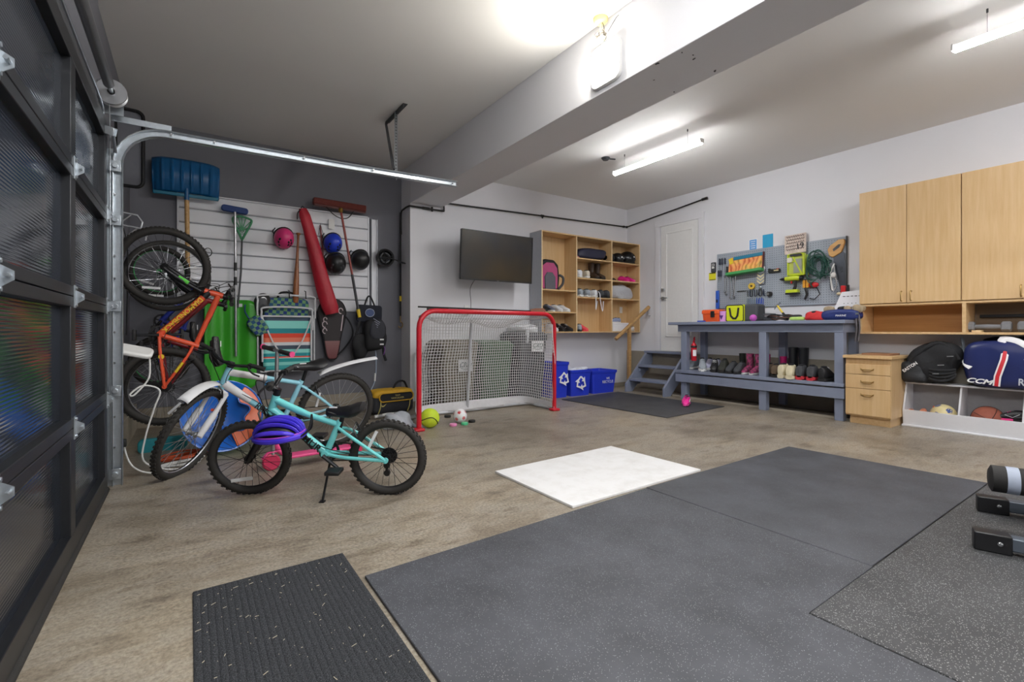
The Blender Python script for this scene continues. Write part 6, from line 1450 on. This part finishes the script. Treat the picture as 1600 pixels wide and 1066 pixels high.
MB().lathe([(.041, .19), (.044, .195), (.044, .215), (.041, .22)], None, 20).build('strap', black_pl, t)
MB().tube([(.0, 0, .29), (-.01, -.02, .31), (-.04, -.03, .33)], .011, 8).tube([(.0, 0, .3), (.03, .01, .345)], .01, 8).build('lever', red_paint, t)

# ------------------------------------------------------------------ under and in the cabinets
t = T('equipment_bag', 'black sports backpack slumped on the white toy bins', 'bag', M=WR(1.57, .463, 6.34))
def slump(p): return Vector((p.x + p.y*.38, p.y*(1 - .12*abs(p.x)/.2), p.z))
MB().blob((.0, .215, 0), (.21, .22, .12), .7, .035, 6, fn=slump, seed=41, nu=36, nv=24).build('bag_body', black_fab, t)
MB().blob((-.13, .11, .06), (.12, .11, .08), .6, .025, 8, seed=43).build('side_pocket', pm('black_nylon_sheen', (38, 40, 44), .5, bump=.25), t)
MB().tube(smoothpath([(-.2, .12, .05), (-.1, .3, .1), (.05, .42, .08), (.16, .36, .1), (.22, .26, .08)]), .017, 8, flat=.6).build('shoulder_strap', black_fab, t)
for q in range(4): MB().tube(smoothpath([(.0, .06 + .03*q, .12), (.08, .04 + .035*q, .14), (.16, .06 + .03*q, .12), (.2, .1 + .02*q, .1)]), .012, 6, flat=.5).build('loose_strap', black_fab, t)
for x, y in ((.06, .11), (.1, .2), (.17, .29)): MB().box((x, y, .155), (.05, .01, .004), (0, 0, .1)).build('buckle', alu, t)
text('EASTON', .042, print_white, t, frame((-.14, .165, .168), (.76, .62, .18), (-.62, .78, -.05), (-.18, -.05, .98)), bold=.001)
t = T('hockey_bag', 'navy hockey bag with red and white stripes on the white toy bins', 'bag', M=WR(.95, .463, 6.34))
nb = pm('navy_vinyl', (36, 46, 96), .28, nscale=6, var=.08)
MB().blob((0, .225, -.005), (.36, .225, .16), .38, .03, 5, seed=51, nu=40, nv=24).build('bag_body', nb, t)
for x in (-.095, .28):
    for off, w_, mt, nm in ((0, .05, print_white, 'white_strap'), (0, .026, pm('bright_red_webbing', (206, 40, 52), .5), 'red_stripe')):
        MB().tube([(x - .03, .03, .17 + (nm == 'red_stripe')*.006), (x - .02, .12, .182 + (nm == 'red_stripe')*.006), (x + .02, .28, .178 + (nm == 'red_stripe')*.006), (x + .03, .41, .13 + (nm == 'red_stripe')*.006)], w_/2, 6, flat=.12, up=(0, 0, 1)).build(nm, mt, t)
MB().tube(smoothpath([(-.085, .41, .13), (-.1, .47, .1), (0, .45, .12), (.12, .38, .17), (.25, .40, .15)]), .026, 6, flat=.25).build('carry_handle', print_white, t)
MB().tube(smoothpath([(-.36, .26, .06), (-.34, .22, .12), (-.3, .19, .15)]), .024, 6, flat=.25).build('end_handle', print_white, t)
text('CCM', .062, print_white, t, TR(-.245, .065, .168, rz=-4), shear=.35, bold=.002, squash=1.3)
text('CCM', .07, print_white, t, TR(.14, .28, .176, rz=-8), shear=.35, bold=.002, squash=1.3)
text('REBELS', .085, pm('silver_print', (190, 194, 204), .5), t, TR(.12, .075, .176, rz=-2), bold=.002, squash=.8)
MB().prism([(-.05, 0), (.0, .05), (.05, 0), (.03, -.02), (-.03, -.02)], .002, TR(.1, .15, .176)).build('crest', pm('silver_print', (190, 194, 204), .5), t)
t = T('dark_garment', 'dark garment heaped behind the navy hockey bag', 'garment', M=WR(1.02, .9, 6.44))
MB().blob((0, 0, 0), (.2, .05, .07), .8, .03, 10, seed=61).build('dark_cloth', pm('dark_navy_cloth', (30, 30, 46), .8, bump=.4), t); MB().blob((.2, .0, 0), (.1, .035, .05), .8, .02, 10, seed=62).build('maroon_cloth', pm('maroon_cloth', (110, 30, 44), .8), t)
tag(MB().tube(smoothpath([(6.4, 1.36, .94), (6.38, 1.345, .85), (6.36, 1.34, .75), (6.34, 1.34, .69)]), .012, 6).blob((6.38, 1.345, .80), (.02, .02, .05), .8, .01, 20, 10, 8).build('grey_lanyard', pm('grey_lanyard', (130, 140, 150), .5)), 'grey lanyard hanging between the black bag and the hockey bag', 'lanyard')
for i, (y, lb) in enumerate(((1.16, 'grey hex dumbbell in the open cubby, left one'), (.80, 'grey hex dumbbell in the open cubby, right one at the frame edge'))):
    t = T('dumbbell', lb, 'dumbbell', M=WR(y, 1.045, 6.33), group='grey dumbbells'); gd = pm('grey_neoprene', (122, 124, 128), .7, bump=.2)
    for s in (-1, 1): MB().tube([(s*.09, 0, 0), (s*.1, 0, 0), (s*.15, 0, 0), (s*.16, 0, 0)], [.038, .05, .05, .04], 6).build('hex_head', gd, t)
    MB().tube([(-.1, 0, 0), (0, 0, 0), (.1, 0, 0)], [.02, .024, .02], 12).build('grip', gd, t)
tag(MB().box((6.33, 1.23, 1.0), (.1, .07, .022)).build('wood_block', maple_e, bevel=.003), 'small pale wood block under the left grey dumbbell', 'block')
tag(MB().bx(6.5, 6.512, .5, 1.25, 1.135, 1.165).build('dark_bar', black_metal, bevel=.003), 'long dark flat bar lying behind the grey dumbbells', 'bar')
panel_ball('soccer_ball', 'cream soccer ball with blue patches in the left toy bin', (6.36, 1.49, .148), .105, pm('cream_ball', (226, 212, 160), .5), pm('denim_blue', (60, 84, 150), .5), (62, 20, 10))
t = T('toy_heap', 'small heap of orange plastic toys in the left toy bin', 'toys', (6.34, 1.66, .06))
for q in range(6): MB().blob(((q % 2)*.05 - .02, -.13 + .055*q, .05 + .02*(q % 3)), (.05, .03, .04), .7, .02, 18, 14, 10, seed=70 + q).build('toy_piece', pm('rust_plastic', (190, 84, 46), .5) if q % 2 else pm('salmon_plastic', (206, 130, 100), .5), t)
MB().tube([(-.02, -.1, .1), (-.01, -.1, .17)], [.012, .004], 6).build('toy_horn', orange_pl, t)
t = T('basketball', 'worn brown basketball in the right toy bin', 'ball', M=TR(6.37, 1.17, .155, rx=30, rz=20))
MB().ell((0, 0, 0), (.12, .12, .12), 26, 16).build('ball', pm('basketball_brown', (150, 84, 66), .7, bump=.3, bscale=300), t)
for M_ in (TR(), TR(rx=90), TR(ry=90)): MB().tube([(.1205*math.cos(a), .1205*math.sin(a), 0) for a in [2*PI*q/36 for q in range(36)]], .0025, 5, closed=True, M=M_).build('seam', print_black, t)
shoe((6.36, 1.02, .16), 100, 'black and pink cleat lying in the right toy bin', blk, pink_pl, .23, 'cleat', pink_pl, wht, group='cleats in the toy bin')
shoe((6.38, .90, .16), 100, 'black cleat at the frame edge in the right toy bin', blk, ksole, .23, 'cleat', wht, wht, group='cleats in the toy bin')

# ------------------------------------------------------------------ weight bench at the right edge (only its feet reach into view)
t = T('weight_bench', 'grey steel weight bench with black foot caps and foam roller at the right', 'weight bench', M=TR(3.02, .6, .012, rz=-58))
bs = pm('grey_powder_coat', (92, 100, 110), .4, .3)
def foot(x0, y0, L_, nm):
    MB().bx(x0 + .12, x0 + L_, y0 - .03, y0 + .03, .02, .08).build(nm, bs, t, bevel=.006)
    cp = MB().bx(x0, x0 + .125, y0 - .034, y0 + .034, 0, .085).build('end_cap', black_pl, t, bevel=.006)
    MB().ell((x0 + .085, y0 - .035, .045), (.011, .006, .011), 10, 6).build('bolt', chrome, cp)
t.matrix_basis = TR(3.0, .6, .012, rz=-72)
foot(0, 0, .7, 'front_foot')
foot(.09, .64, .62, 'rear_foot')
MB().bx(.38, .45, 0, .64, .02, .08).build('spine', bs, t, bevel=.005)
MB().bx(.38, .45, .28, .35, .08, .42).build('upright', bs, t, bevel=.005)
MB().rrect(.28, 1.0, .04, .07, TR(.45, .3, .46)).build('pad', pm('black_vinyl', (28, 28, 32), .4), t, bevel=.015)
MB().tube([(.13, .36, .25), (.7, .36, .25)], .011, 8).build('roller_axle', bs, t)
fr = MB().tube([(.10, .36, .25), (.11, .36, .25), (.3, .36, .25)], [.045, .066, .066], 22).build('foam_roller', black_rub, t)
MB().lathe([(.067, .0), (.067, .045)], frame((.16, .36, .25), (0, 1, 0), (0, 0, 1), (1, 0, 0)), 18).build('white_label', pm('pale_label', (176, 186, 204), .5), fr)
